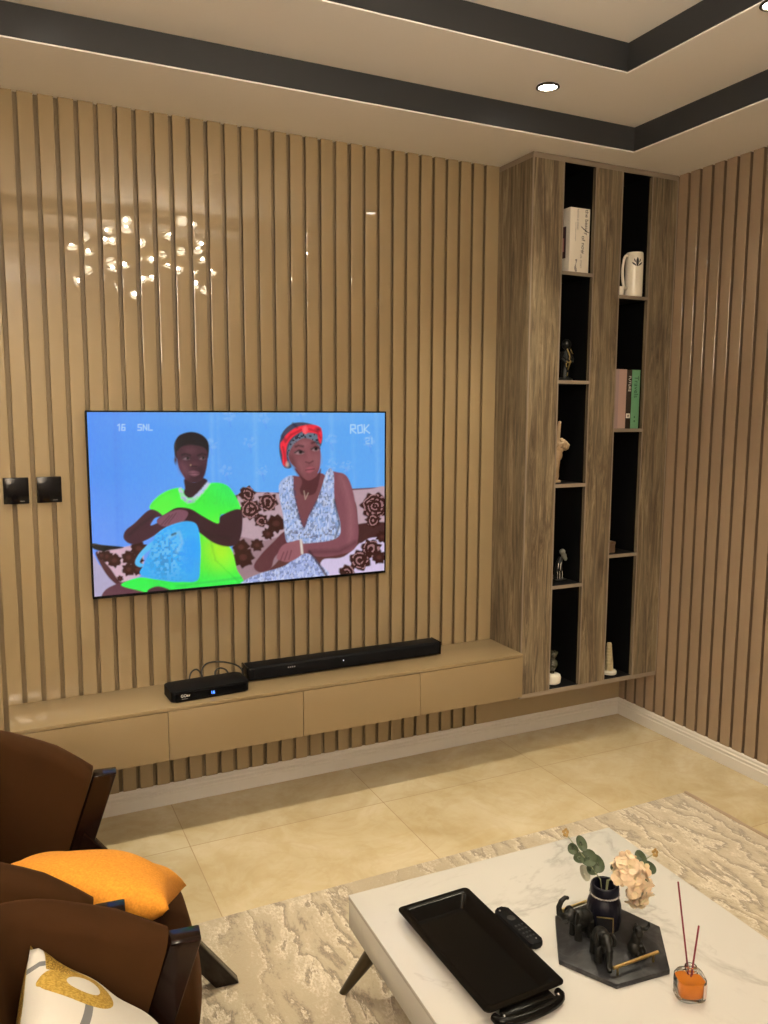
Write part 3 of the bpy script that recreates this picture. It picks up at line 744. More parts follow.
# cable dropping from the television behind the soundbar
mb = MB(); mb.tube([(-2.075, -.030, .925), (-2.074, -.014, .90), (-2.077, -.006, .80), (-2.080, -.006, .68), (-2.083, -.007, .60), (-2.086, -.012, .54), (-2.088, -.02, .526)], .0028, 8)
o = mb.build('power_cable', RUBBER); tag(o, 'thin black cable hanging straight down from the television to the soundbar', 'cable')
# ------------------------------------------------------------------ soundbar
t = thing('soundbar', 'long black soundbar lying on the tan console under the television', 'soundbar', (-1.665, -.088, .5224))
mb = MB(); mb.box(-.457, .457, -.046, .040, .004, .062, .010, 4); mb.build('body', BLACKM, t)
GRILLE = mat('speaker_cloth', (.005, .005, .006), .8, Specular_IOR_Level=.1)
mb = MB(); mb.box(-.43, .43, -.0485, -.0455, .010, .055, .001); mb.build('grille', GRILLE, t)
for sx in (-1, 1):
    mb = MB(); mb.box(sx * .4575 - .004, sx * .4575 + .004, -.047, .041, .003, .063, .003); mb.build('end_cap', BLACKG, t)
    mb = MB(); mb.box(sx * .36 - .03, sx * .36 + .03, -.03, .03, 0, .005, .001); mb.build('rubber_foot', RUBBER, t)
mb = MB(); mb.ball((-.03, -.0487, .040), .0022, seg=10, rings=6); mb.build('status_led', emis('white_led', (.9, .95, 1), 3), t)
mb = MB()
for k in range(4): mb.box(-.285 + .009 * k, -.279 + .009 * k, -.0495, -.0484, .041, .046)
mb.build('logo_mark', GREYINK, t)
# ------------------------------------------------------------------ decoder
t = thing('set_top_box', 'black decoder box with blue digits on the console left of the soundbar', 'decoder', (-2.305, -.175, .5224), .055)
def rounded(w, d, r, n=6):
    p = []
    for (sx, sy, a0) in ((1, 1, 0), (-1, 1, 90), (-1, -1, 180), (1, -1, 270)):
        for k in range(n + 1):
            a = math.radians(a0 + 90 * k / n); p.append((sx * (w / 2 - r) + r * math.cos(a), sy * (d / 2 - r) + r * math.sin(a)))
    return p
mb = MB(); mb.prism(rounded(.312, .135, .018), .003, .044, bev=.004); mb.build('body', BLACKM, t)
mb = MB(); mb.box(-.142, .142, -.0683, -.0668, .008, .036); mb.build('front_panel', BLACKG, t)
for sx in (-.12, .12):
    mb = MB(); mb.box(sx - .012, sx + .012, -.05, .05, 0, .004, .001); mb.build('rubber_foot', RUBBER, t)
BLUE = emis('blue_digits', (.08, .25, 1), 5)
text_obj('channel_display', '16', .017, BLUE, t, Tm(.005, -.0687, .021) @ Rm('X', 90))
text_obj('logo', 'GOtv', .0155, WHITEINK, t, Tm(-.104, -.0687, .025) @ Rm('X', 90))
mb = MB(); mb.box(-.118, -.094, -.0689, -.0684, .0125, .0145); mb.build('logo_underline', GREYINK, t)
for (pts, lab) in (([(-2.36, -.10, .545), (-2.345, -.075, .578), (-2.318, -.06, .585), (-2.298, -.06, .560), (-2.295, -.06, .530)], 'short black cable looping up behind the left half of the decoder'),
                   ([(-2.305, -.10, .548), (-2.30, -.075, .585), (-2.27, -.055, .604), (-2.21, -.05, .600), (-2.15, -.05, .578), (-2.127, -.058, .555), (-2.130, -.07, .530)], 'black cable arching from the decoder over to the soundbar'),
                   ([(-2.25, -.10, .545), (-2.245, -.075, .570), (-2.222, -.06, .577), (-2.195, -.062, .565), (-2.18, -.07, .530)], 'small black cable loop behind the right half of the decoder')):
    P_ = [Vector(p) for p in pts]; fine = []
    for i in range(len(P_) - 1):
        a, b, c, d = P_[max(i - 1, 0)], P_[i], P_[i + 1], P_[min(i + 2, len(P_) - 1)]
        for k in range(6):
            s_ = k / 6; fine.append(.5 * (2 * b + (c - a) * s_ + (2 * a - 5 * b + 4 * c - d) * s_ * s_ + (3 * b - a - 3 * c + d) * s_ ** 3))
    fine.append(P_[-1])
    mb = MB(); mb.tube(fine, .0035, 8); tag(mb.build('connector_cable', RUBBER), lab, 'cable', 'decoder cables')

# ------------------------------------------------------------------ armchairs
def bar(mb, p, q_, w, y0, y1, bev=.004):
    """bar in the xz plane from p to q with horizontal cut ends; w = horizontal width"""
    (xa, za), (xb, zb) = p, q_
    M = Matrix(((1, 0, 0, 0), (0, 0, 1, 0), (0, 1, 0, 0), (0, 0, 0, 1)))
    pts = [(xa - w / 2, za), (xa + w / 2, za), (xb + w / 2, zb), (xb - w / 2, zb)]
    mb.prism(pts, y0, y1, M=M, bev=bev)
def armchair(lab, loc, rz, back_top=.90, rise=1.0):
    t = thing('armchair', lab, 'armchair', loc, rz, 'brown velvet armchairs')
    # upholstered arms wrapping round into the back
    path = []
    for k in range(7): path.append((-.029 - .191 * k / 6, .310))
    for k in range(1, 8):
        a = PI / 2 * k / 7; path.append((-.22 - .11 * math.sin(a), .20 + .11 * math.cos(a)))
    for k in range(1, 6): path.append((-.33, .20 - .20 * k / 5))
    full = path + [(x, -y) for x, y in path[:-1][::-1]]
    # arc length along half
    s = [0]
    for i in range(1, len(full)): s.append(s[-1] + math.hypot(full[i][0] - full[i - 1][0], full[i][1] - full[i - 1][1]))
    L = s[-1]
    def ztop(u):
        d = min(u, L - u)
        ks = [(0, .700), (.05, .732), (.10, .766), (.18, .805), (.28, .845), (.40, back_top - .02), (.6, back_top)]
        for (a, za), (b, zb) in zip(ks, ks[1:]):
            if d <= b: return .70 + (za + (zb - za) * (d - a) / (b - a) - .70) * rise
        return back_top
    rows = []; th = .036
    for i, (x, y) in enumerate(full):
        a = full[max(i - 1, 0)]; b = full[min(i + 1, len(full) - 1)]
        tx_, ty_ = b[0] - a[0], b[1] - a[1]; l = math.hypot(tx_, ty_); nx, ny = -ty_ / l, tx_ / l   # points inward
        zt = ztop(s[i]); w = max(0, 1 - min(s[i], L - s[i]) / .17)
        sec = []
        zb_ = .30
        for k in range(7): z = zb_ + (zt - .036 - zb_) * k / 6; sec.append((th + .012 * math.sin(PI * k / 6), z))
        for k in range(1, 8): aa = PI * k / 8; sec.append((th * math.cos(aa), zt - .036 + .036 * math.sin(aa)))
        for k in range(7): z = zt - .036 - (zt - .036 - zb_) * k / 6; sec.append((-th - .004 * math.sin(PI * k / 6), z))
        rows.append([(x + nx * o_ - (.70 - z) * .34 * w, y + ny * o_, z) for o_, z in sec])
    mb = MB(); R = mb.grid(rows, close_v=True, cap=True); mb.build('backrest', VELVET, t, angle=70)
    # seat cushion, bulging at the front
    rows = []
    n = 28
    for i in range(n + 1):
        u = -1 + 2 * i / n; row = []
        for j in range(n + 1):
            v = -1 + 2 * j / n
            e = (1 - abs(u) ** 8) * (1 - abs(v) ** 8)
            x = -.255 + (u + 1) / 2 * .452; y = v * .262
            if u > .5: x -= .03 * (v * v) * (u - .5) * 2
            row.append((x, y, .335 + .085 * max(e, 0) ** .33 + .022 * (1 - u * u) * (1 - v * v)))
        rows.append(row)
    mb = MB(); R = mb.grid(rows)
    low = [[(p[0] * 1.0, p[1], .335 - .06 * ((1 - abs(-1 + 2 * i / n) ** 8) * (1 - abs(-1 + 2 * j / n) ** 8)) ** .33) for j, p in enumerate(r)] for i, r in enumerate(rows)]
    mb.grid(low); bmesh.ops.remove_doubles(mb.bm, verts=mb.bm.verts, dist=.0002)
    mb.build('seat_cushion', VELVET, t, angle=80)
    mb = MB(); mb.box(-.25, .150, -.262, .262, .215, .285, .015, 3); mb.build('seat_rail', VELVET, t)
    for sg in (1, -1):
        mb = MB(); bar(mb, (.0, .681), (-.2307, .002), .058, min(sg * .292, sg * .338), max(sg * .292, sg * .338)); mb.build('arm_post', DWOOD, t)
        mb = MB(); Ml = Matrix(((1, 0, 0, 0), (0, 0, 1, 0), (0, 1, 0, 0), (0, 0, 0, 1)))
        mb.prism([(-.058, .536), (-.079, .474), (.272, .002), (.340, .002)], min(sg * .285, sg * .322), max(sg * .285, sg * .322), M=Ml, bev=.004); mb.build('leg', DWOOD, t)
    return t
armchair('brown velvet armchair with dark wood frame nearer the television wall, orange cushion on it', (-2.834, -1.444, .010), math.radians(-6), .87, 1.08)
armchair('brown velvet armchair with dark wood frame in the bottom left corner, patterned cushion on it', (-2.792, -2.213, .010), math.radians(-7), .865, .84)

def cushion(name, lab, mats, M, size=.40, h=.075, fold=None, backmat=False, group=None):
    n = 44; top = []; bot = []
    for i in range(n + 1):
        u = -1 + 2 * i / n; ra = []; rb = []
        for j in range(n + 1):
            v = -1 + 2 * j / n
            x = u * size / 2 * (1 - .085 * (1 - v * v)); y = v * size / 2 * (1 - .085 * (1 - u * u))
            e = max((1 - u * u) * (1 - v * v), 0) ** .42
            wr = .004 * math.sin(9 * u * v + 3 * u) * e
            a = Vector((x, y, h * e + wr + .0012)); b = Vector((x, y, -h * .9 * e - .0012))
            if fold:
                fu, fv, amt = fold
                d = (u * fu + v * fv) - 1.15
                if d > 0:
                    k = d / .85; ax = Vector((fu, fv, 0)).normalized()
                    ang = amt * k
                    for p in (a, b):
                        r = d * size / 2 * .7
                        p -= ax * (r - r * math.cos(ang)) ; p.z += r * math.sin(ang)
            ra.append(a); rb.append(b)
        top.append(ra); bot.append(rb)
    mb = MB(); mb.grid(top, mi=0); mb.grid(bot, mi=1 if backmat else 0)
    if backmat:
        for fi, f in enumerate(mb.bm.faces):
            if fi < n * n:
                u = -1 + 2 * (fi // n + .5) / n; v = -1 + 2 * (fi % n + .5) / n
                if -.93 < u < -.35 and .80 < v < .95 - .1 * (u + .93) and True: f.material_index = 1
                if -.93 < u < -.70 and .66 < v < .95: f.material_index = 1
    bmesh.ops.remove_doubles(mb.bm, verts=[v for v in mb.bm.verts if v.is_boundary], dist=.003)
    me_o = mb.build(name, mats, None, angle=80)
    me_o.matrix_world = M
    tag(me_o, lab, 'cushion', group)
    return me_o
def frame(c, ex, n):
    n = Vector(n).normalized(); ex = Vector(ex); ex = (ex - n * ex.dot(n)).normalized(); ey = n.cross(ex)
    M = Matrix((ex, ey, n)).transposed().to_4x4(); M.translation = Vector(c); return M
cushion('throw_cushion', 'plain orange throw cushion lying on the armchair nearer the television wall', ORANGE, frame((-2.890, -1.520, .598), (.92, -.36, -.17), (.25, .36, .88)), .40, .080)
FLOR = mat('patterned_cushion_fabric', rough=.85); q = NB(FLOR)
c_ = q.n('ShaderNodeTexCoord'); sp = q.n('ShaderNodeSeparateXYZ'); q.l(c_.outputs['Object'], sp.inputs[0]); X_, Y_ = sp.outputs[0], sp.outputs[1]
def ell(x, y, rx, ry):
    return q.math('ADD', q.math('POWER', q.math('DIVIDE', q.math('SUBTRACT', X_, x), rx), 2), q.math('POWER', q.math('DIVIDE', q.math('SUBTRACT', Y_, y), ry), 2))
def sinline(f, amp, ph, off, wdt, swap=False):
    a, b = (Y_, X_) if swap else (X_, Y_)
    d = q.math('ABSOLUTE', q.math('SUBTRACT', b, q.math('ADD', off, q.math('MULTIPLY', amp, q.math('SINE', q.math('ADD', q.math('MULTIPLY', a, f), ph))))))
    return q.math('LESS_THAN', d, wdt)
nz = q.noise(q.coord((1, 1, 1)), 250, 2)
gold = q.mix(q.ramp(nz, [(.4, 0), (.6, 1)]), (.34, .20, .022), (.52, .34, .06))
c = q.mix(0, (.68, .655, .59), (.68, .655, .59))
for (f, am, ph, off, wd_, sw) in ((14, .03, .5, -.075, .006, False), (12, .035, 2.2, .135, .006, False), (11, .04, 1.0, -.14, .007, True)):
    c = q.mix(sinline(f, am, ph, off, wd_, sw), c, (.17, .17, .17))
for (x, y, rx, ry, rx2, ry2) in ((-.112, .098, .060, .046, .028, .022), (.06, -.03, .07, .055, .035, .028), (-.12, -.13, .07, .05, .03, .02)):
    c = q.mix(q.math('LESS_THAN', ell(x, y, rx, ry), 1), c, gold); c = q.mix(q.math('LESS_THAN', ell(x + .004, y + .003, rx2, ry2), 1), c, (.69, .665, .60))
c = q.mix(q.math('LESS_THAN', ell(.165, -.05, .045, .03), 1), c, (.19, .19, .19))
c = q.mix(q.math('LESS_THAN', ell(-.02, -.16, .05, .03), 1), c, (.22, .22, .215))
q.color(c); q.bump(nz, .2, .001)
GLIT = mat('gold_glitter_fabric', rough=.4, Metallic=.6) if False else mat('gold_glitter_fabric', (.50, .32, .05), .45, .5); q = NB(GLIT)
nz = q.noise(q.coord((1, 1, 1)), 420, 2, .7); q.color(q.mix(q.ramp(nz, [(.45, 0), (.6, 1)]), (.26, .14, .015), (.85, .60, .14)))
cushion('throw_cushion', 'white cushion with mustard rings and grey lines on the armchair in the bottom left corner', [FLOR, GLIT], frame((-2.915, -2.130, .622), (.70, -.12, -.70), (.70, -.10, .70)), .38, .07, fold=(-.75, .75, .5), backmat=True)

# ------------------------------------------------------------------ coffee table
tz = .310; tw, tl, tth = .907, 1.35, .094
trot = math.radians(-1.35)
t = thing('coffee_table', 'low white marble block coffee table on splayed bronze legs standing on the rug', 'coffee table', (-2.200, -1.368, .0118), trot)
zt_ = tz - .0118
mb = MB(); mb.box(0, tw, -tl, 0, zt_ - .012, zt_, .0012); mb.build('tabletop', TMARB, t)
mb = MB(); mb.box(.001, tw - .001, -tl + .001, -.001, zt_ - tth, zt_ - .0122, .001); mb.build('apron', TMARB, t)
for (sx, sy) in ((0, 0), (1, 0), (0, 1), (1, 1)):
    dx, dy = (1 if sx == 0 else -1), (-1 if sy == 0 else 1)
    px, py = (0 if sx == 0 else tw), (0 if sy == 0 else -tl)
    topc = Vector((px + dx * .070, py + dy * .085, zt_ - tth + .001)); ft = Vector((px - dx * .010, py - dy * .012, 0))
    mb = MB()
    for (A, B, r0, r1) in ((topc, ft, .030, .0125),):
        d = (B - A); rows = []
        for k in range(7):
            s_ = k / 6; p = A + d * s_; r = r0 + (r1 - r0) * s_
            rows.append([(p.x + r * math.cos(2 * PI * m / 16) * 1.0, p.y + r * math.sin(2 * PI * m / 16), p.z) for m in range(16)])
        mb.grid(rows, close_v=True, cap=True)
    lg = mb.build('leg', BRASSD, t)
TAB = tz + .0004
# ------------------------------------------------------------------ serving tray
TRAYB = mat('black_gloss_tray', (.0045, .004, .0035), .2, Specular_IOR_Level=.12)
t = thing('serving_tray', 'long black rectangular serving tray lying on the white coffee table', 'tray', (-2.0155, -1.733, TAB), math.radians(1.2))
def rect(w, l, r, n=5): return rounded(w, l, r, n)
mb = MB()
layers = [(.150, .352, .012, .0), (.206, .408, .014, .030), (.218, .420, .014, .031), (.218, .420, .014, .034), (.190, .392, .012, .0335), (.178, .380, .012, .030), (.142, .344, .010, .005)]
rows = [[(x, y, z) for x, y in rect(w_, l_, r_)] for (w_, l_, r_, z) in layers]
mb.grid(rows, close_v=True, cap=True); mb.build('tray_body', TRAYB, t)
mb = MB()
hp = []
for k in range(17):
    a = PI * k / 16; hp.append((.088 * math.cos(a), -.206 - .034 * math.sin(a) ** .6, .016))
mb.tube(hp, [.011 if 0 < k < 16 else .009 for k in range(17)], 12)
mb.box(-.07, .07, -.228, -.196, .006, .025, .008, 3); mb.build('handle', TRAYB, t)
mb = MB()
for x_ in (-.074, .074): mb.ball((x_, -.226, .0265), .004, seg=10, rings=6)
mb.build('handle_rivet', STEEL, t)
# ------------------------------------------------------------------ remote
t = thing('remote_control', 'slim black remote control beside the serving tray on the table', 'remote control', (-1.863, -1.697, TAB), math.radians(2))
mb = MB(); mb.prism(rounded(.040, .165, .012), 0, .016, bev=.004); mb.build('body', BLACKM, t)
mb = MB()
mb.lathe([(.011, .0155), (.011, .0168), (.009, .0172)], c=(0, .03, 0), seg=24)
for r in range(4):
    for k in (-1, 0, 1): mb.box(k * .010 - .003, k * .010 + .003, -.055 + r * .016, -.049 + r * .016, .0155, .0172, .0008)
mb.build('keypad', RUBBER, t)
mb = MB(); mb.ball((-.009, .068, .0162), .0028, seg=10, rings=6); mb.ball((.006, -.066, .0162), .0024, seg=10, rings=6); mb.build('marking', GREYINK, t)
# ------------------------------------------------------------------ hexagonal slab tray with gold handles
HEXM = mat('black_slate', (.03, .03, .032), .4, Specular_IOR_Level=.3); q = NB(HEXM)
n = q.noise(q.coord((1, 1, 1)), 16, 8, .65, 1.2); q.color(q.ramp(n, [(.36, (.009, .009, .010)), (.52, (.024, .024, .026)), (.66, (.06, .06, .062))]))
hexw = [(-1.751, -1.705), (-1.593, -1.697), (-1.534, -1.858), (-1.632, -1.991), (-1.782, -1.976), (-1.850, -1.849)]
hc = (-1.690, -1.846)
hexw = [(x - hc[0], y - hc[1]) for x, y in hexw]
t = thing('hexagonal_tray', 'black slate hexagonal tray with two gold bar handles on the coffee table', 'tray', (*hc, TAB))
mb = MB(); mb.prism(hexw[::-1], 0, .013, bev=.0015); mb.build('slab', HEXM, t)
HT = TAB + .0132
def barhandle(p0, p1, z):
    p0 = Vector((p0[0] - hc[0], p0[1] - hc[1], z)); p1 = Vector((p1[0] - hc[0], p1[1] - hc[1], z)); d = (p1 - p0).normalized()
    mb = MB(); mb.tube([p0, p1], .0042, 12)
    for p in (p0 + d * .014, p1 - d * .014): mb.tube([(p.x, p.y, .0125), (p.x, p.y, z)], .0028, 10)
    mb.build('handle', GOLD, t)
barhandle((-1.772, -1.951), (-1.634, -1.953), .034)
barhandle((-1.749, -1.719), (-1.612, -1.715), .034)
# ------------------------------------------------------------------ vase with dried flowers
NAVY = mat('navy_black_ceramic', (.006, .006, .012), .35, Specular_IOR_Level=.25)
vx, vy = -1.662, -1.790
t = thing('ribbed_vase', 'small navy black ribbed vase at the back of the slate tray', 'vase', (vx, vy, HT))
rib = lambda a, z: 1 + .02 * math.cos(22 * a) * (1 if .01 < z < .066 else 0)
mb = MB(); mb.lathe([(.034, 0), (.041, .004), (.043, .02), (.043, .058), (.040, .072), (.034, .080), (.032, .086), (.0355, .090), (.037, .106), (.035, .114), (.032, .116), (.028, .114), (.027, .095), (.027, .03)], seg=88, rfun=rib)
mb.build('body', NAVY, t)
mb = MB(); mb.lathe([(.0360, .0875), (.0385, .090), (.0360, .0925)], seg=60, closed=True, rfun=lambda a, z: 1 + .03 * math.cos(30 * a)); mb.build('beaded_collar', GREYINK, t)

bt = thing('dried_flower_bunch', 'cream hydrangea with green eucalyptus sprigs standing in the navy vase', 'flowers', (vx, vy, HT + .03))
bo = Vector((vx, vy, HT + .03))
LEAF = mat('eucalyptus_leaf', (.065, .105, .060), .55); q = NB(LEAF); n = q.noise(q.coord((1, 1, 1)), 30, 3); q.color(q.mix(n, (.034, .056, .026), (.085, .115, .060)))
PALE = mat('pale_eucalyptus_leaf', (.36, .36, .28), .6)
STEM = mat('dry_green_stem', (.20, .22, .12), .6)
BUD = mat('ochre_bud', (.38, .24, .08), .7)
PET = mat('cream_hydrangea_petal', (.80, .62, .40), .7, Subsurface_Weight=.1); q = NB(PET); n = q.noise(q.coord((1, 1, 1)), 22, 2); q.color(q.mix(n, (.76, .53, .32), (.90, .76, .57)))
def leaf(c, rx, ry, n_, roll, m, nm='leaf'):
    mb = MB(); rows = []
    for i in range(9):
        r = i / 8
        rows.append([(rx * r * math.cos(a), ry * r * math.sin(a) * (1 + .08 * math.cos(a)), .006 * r * r * (1 if i else 0) + .002 * math.cos(2 * a) * r) for a in [2 * PI * k / 20 for k in range(20)]])
    rows[0] = [(0.0003 * math.cos(2 * PI * k / 20), 0.0003 * math.sin(2 * PI * k / 20), 0) for k in range(20)]
    mb.grid(rows, close_v=True)
    back = [[(x, y, z - .0007) for x, y, z in r] for r in rows]; mb.grid(back[::1], close_v=True)
    M = frame(Vector(c) - bo, (math.cos(roll), 0, math.sin(roll)), n_)
    bmesh.ops.transform(mb.bm, matrix=M, verts=mb.bm.verts); bmesh.ops.remove_doubles(mb.bm, verts=mb.bm.verts, dist=.0008)
    return mb.build(nm, m, bt, angle=80)
def stem(pts, r=.0013):
    mb = MB(); mb.tube([Vector(p) - bo for p in pts], r, 6); mb.build('stem', STEM, bt)
base_ = (vx, vy, HT + .04)
stem([base_, (-1.668, -1.780, .445), (-1.690, -1.752, .487), (-1.712, -1.735, .520), (-1.735, -1.717, .556)])
stem([base_, (-1.652, -1.792, .445), (-1.600, -1.797, .452), (-1.560, -1.812, .485), (-1.528, -1.824, .506)])
stem([base_, (-1.655, -1.790, .445), (-1.615, -1.810, .462)], .0022)
V = Vector((-.5, -.75, .45))
def nv(i): return V + Vector((.35 * math.sin(i * 2.3), .3 * math.cos(i * 1.7), .3 * math.sin(i * 3.1)))
leaf((-1.701, -1.737, .530), .0135, .0205, nv(1), .2, LEAF)
leaf((-1.720, -1.730, .517), .0135, .0150, nv(2), .4, LEAF)
leaf((-1.706, -1.740, .493), .018, .0135, nv(3), -.2, LEAF)
leaf((-1.686, -1.752, .494), .021, .021, nv(4), .1, LEAF)
leaf((-1.668, -1.762, .480), .019, .024, nv(5), .3, LEAF)
leaf((-1.680, -1.757, .466), .018, .016, nv(9), -.3, LEAF)
leaf((-1.698, -1.750, .455), .013, .022, nv(6), .3, PALE)
leaf((-1.562, -1.809, .495), .013, .0185, nv(7), .2, LEAF)
leaf((-1.545, -1.821, .471), .021, .014, nv(8), -.6, LEAF)
leaf((-1.617, -1.818, .484), .0115, .022, nv(10), .3, LEAF)
leaf((-1.617, -1.780, .466), .016, .013, nv(11), 0, LEAF)
leaf((-1.588, -1.838, .436), .018, .020, nv(12), 0, PALE); leaf((-1.582, -1.830, .436), .021, .023, nv(12), 0.2, LEAF)
for c0 in ((-1.735, -1.717, .558), (-1.528, -1.824, .507)):
    mb = MB()
    for k in range(5):
        a = k * 1.26; mb.ball(Vector(c0) - bo + Vector((.006 * math.cos(a), .003 * math.sin(a), .006 * math.sin(a))), (.0045, .003, .0055), Rm('Y', k * 50), 8, 6)
    mb.build('bud', BUD, bt)
rr = random.Random(5)
for k in range(98):
    while True:
        d = Vector((rr.uniform(-1, 1), rr.uniform(-1, 1), rr.uniform(-1, 1)))
        if .3 < d.length < 1: break
    d.normalize()
    if d.dot(V.normalized()) < -.45: d = -d
    c0 = Vector((-1.600, -1.818, .447)) + Vector((d.x * .040, d.y * .034, d.z * .056)) * rr.uniform(.85, 1.15) + Vector((.012, -.006, 0)) * (-d.z)
    if math.hypot(c0.x - vx, c0.y - vy) < .062 and c0.z < .462: continue
    mb = MB(); nrm = (d + Vector((rr.uniform(-.75, .75), rr.uniform(-.75, .75), rr.uniform(-.75, .75)))).normalized()
    M = frame(c0 - bo, (rr.uniform(-1, 1), rr.uniform(-1, 1), .3), nrm)
    for p in range(4):
        a = p * PI / 2; pr = .0110
        rows = []
        for i in range(4):
            r = i / 3 * .95
            rows.append([(pr * .8 * math.cos(a) + pr * r * math.cos(b), pr * .8 * math.sin(a) + pr * r * math.sin(b), .004 * r * r * math.cos(b - a) + .003 * (1 if i else 1)) for b in [2 * PI * m / 8 for m in range(8)]])
        vs_ = mb.grid(rows, close_v=True)
        for row in vs_:
            for v_ in row: v_.co = M @ v_.co
    fl = mb.build('petal_cluster', PET, bt, angle=80)
mb = MB(); mb.ball(Vector((-1.594, -1.822, .452)) - bo, (.020, .018, .036)); mb.build('flower_core', PET, bt)
leaf((-1.577, -1.823, .385), .013, .016, nv(3), .5, PALE, 'petal'); 
# gold-edged card leaning on the vase
t = thing('gold_edged_card', 'small dark card with a gold edge leaning against the navy vase', 'card', (-1.703, -1.842, HT), math.radians(-35))
mb = MB(); mb.box(-.020, .020, -.002, .002, 0.0015, .058, .0006, M=Rm('X', -8)); mb.build('card', BLACKM, t)
mb = MB()
for a in ((-.0202, .0206, .0572, .0585), (.0192, .0206, .0015, .058)):
    mb.box(a[0], a[1], -.0024, .0024, a[2], a[3], M=Rm('X', -8))
mb.build('gold_border', GOLD, t)
# ------------------------------------------------------------------ black elephant figurines
EBON = mat('black_carved_wood', (.008, .008, .007), .4, Specular_IOR_Level=.3)
def elephant(lab, loc, rz, s=1.0, trunk='down', legs=True):
    t = thing('elephant_figurine', lab, 'figurine', loc, rz, 'black elephant figurines on the slate tray')
    mb = MB()
    mb.ball((0, 0, .044 * s), (.027 * s, .019 * s, .021 * s)); mb.ball((.010 * s, 0, .047 * s), (.019 * s, .018 * s, .020 * s))
    mb.ball((.029 * s, 0, .056 * s), (.015 * s, .013 * s, .016 * s))
    for sx in (-1, 1):
        for sy in (-1, 1):
            mb.tube([(sx * .015 * s, sy * .010 * s, .04 * s), (sx * .016 * s, sy * .011 * s, .015 * s), (sx * .016 * s, sy * .011 * s, .001)], [.0095 * s, .0075 * s, .0085 * s], 12)
    if trunk == 'down': tp = [(.038, .056), (.048, .048), (.052, .034), (.050, .020), (.053, .010), (.059, .008)]
    else: tp = [(.038, .058), (.050, .058), (.060, .068), (.062, .084), (.056, .097), (.046, .103), (.038, .100)]
    n_ = len(tp); mb.tube([(x * s, 0, z * s) for x, z in tp], [(.0085 - .0042 * k / (n_ - 1)) * s for k in range(n_)], 12)
    mb.tube([(-.026 * s, 0, .05 * s), (-.031 * s, 0, .038 * s), (-.031 * s, 0, .028 * s)], .0022 * s, 8)
    remeshed(mb, 'body', EBON, t, voxel=.0015, smooth=3)
    for sy in (-1, 1):
        mb = MB(); mb.ball((.024 * s, sy * .0155 * s, .055 * s), (.011 * s, .0035 * s, .015 * s), Rm('Z', sy * 28)); mb.build('ear', EBON, t)
        mb = MB(); mb.tube([(.038 * s, sy * .007 * s, .048 * s), (.046 * s, sy * .0085 * s, .045 * s), (.052 * s, sy * .009 * s, .048 * s)], [.0022 * s, .0018 * s, .0006], 8); mb.build('tusk', EBON, t)
    return t
elephant('black elephant figurine with raised curling trunk at the left of the slate tray', (-1.742, -1.800, HT), math.radians(175), 1.12, 'up')
elephant('black walking elephant figurine in front of the navy vase', (-1.752, -1.885, HT), math.radians(-112), 1.15, 'down')
# seated slender elephant
t = thing('elephant_figurine', 'slender black seated elephant figurine behind the near gold handle of the slate tray', 'figurine', (-1.672, -1.915, HT + .001), math.radians(-20), 'black elephant figurines on the slate tray')
mb = MB(); mb.ball((0, 0, .020), (.018, .017, .021)); mb.ball((.002, 0, .038), (.013, .013, .024)); mb.ball((.008, 0, .064), (.012, .0105, .012))
for sy in (-1, 1):
    mb.tube([(.010, sy * .010, .034), (.019, sy * .010, .018), (.020, sy * .010, .001)], [.006, .005, .006], 10); mb.tube([(0, sy * .013, .012), (.016, sy * .016, .006), (.024, sy * .016, .004)], [.009, .007, .005], 10)
mb.tube([(.017, 0, .066), (.027, 0, .066), (.033, 0, .074), (.033, 0, .084)], [.006, .005, .004, .003], 10)
remeshed(mb, 'body', EBON, t, voxel=.0015, smooth=3)
for sy in (-1, 1):
    mb = MB(); mb.ball((.004, sy * .0125, .063), (.009, .003, .012), Rm('Z', sy * 25)); mb.build('ear', EBON, t)
# ------------------------------------------------------------------ reed diffuser
CLEAR = mat('clear_glass', (1, 1, 1), .02, Transmission_Weight=1, IOR=1.18)
OIL = mat('amber_oil', (.86, .30, .035), .06, Transmission_Weight=.45, IOR=1.2, Subsurface_Weight=.0)
REED = mat('burgundy_reed', (.17, .011, .026), .6)
LABM = mat('pale_pink_label', (.75, .60, .55), .6)
t = thing('reed_diffuser', 'small glass diffuser bottle of amber oil with two burgundy reeds on the table', 'diffuser', (-1.644, -2.063, TAB), math.radians(-25))
def sup(w, d, n=40, p=3.2):
    return [(w * math.copysign(abs(math.cos(2 * PI * k / n)) ** (2 / p), math.cos(2 * PI * k / n)), d * math.copysign(abs(math.sin(2 * PI * k / n)) ** (2 / p), math.sin(2 * PI * k / n))) for k in range(n)]
def lay(mb, prof):
    mb.grid([[(x, y, z) for x, y in sup(w_, w_ * .86, p=2 + (1.0 if w_ > .02 else 0))] for w_, z in prof], close_v=True, cap=True)
mb = MB(); lay(mb, [(.030, 0), (.034, .003), (.0345, .030), (.034, .048), (.029, .056), (.014, .059), (.0125, .061), (.0125, .070), (.0140, .071), (.0140, .074), (.0095, .074), (.0090, .062), (.024, .0545), (.0305, .046), (.031, .012), (.029, .008)])
mb.build('bottle', CLEAR, t)
mb = MB(); lay(mb, [(.0285, .0085), (.0306, .0122), (.0303, .0440), (.0300, .0445)]); mb.build('oil', OIL, t)
mb = MB(); mb.grid([[(x, y, .010) for x, y in sup(.0350, .0350 * .86, 40, 3.0)[33:40]], [(x, y, .044) for x, y in sup(.0350, .0350 * .86, 40, 3.0)[33:40]]]); lb = mb.build('label', LABM, t)
M_ = Rm('Z', 25)
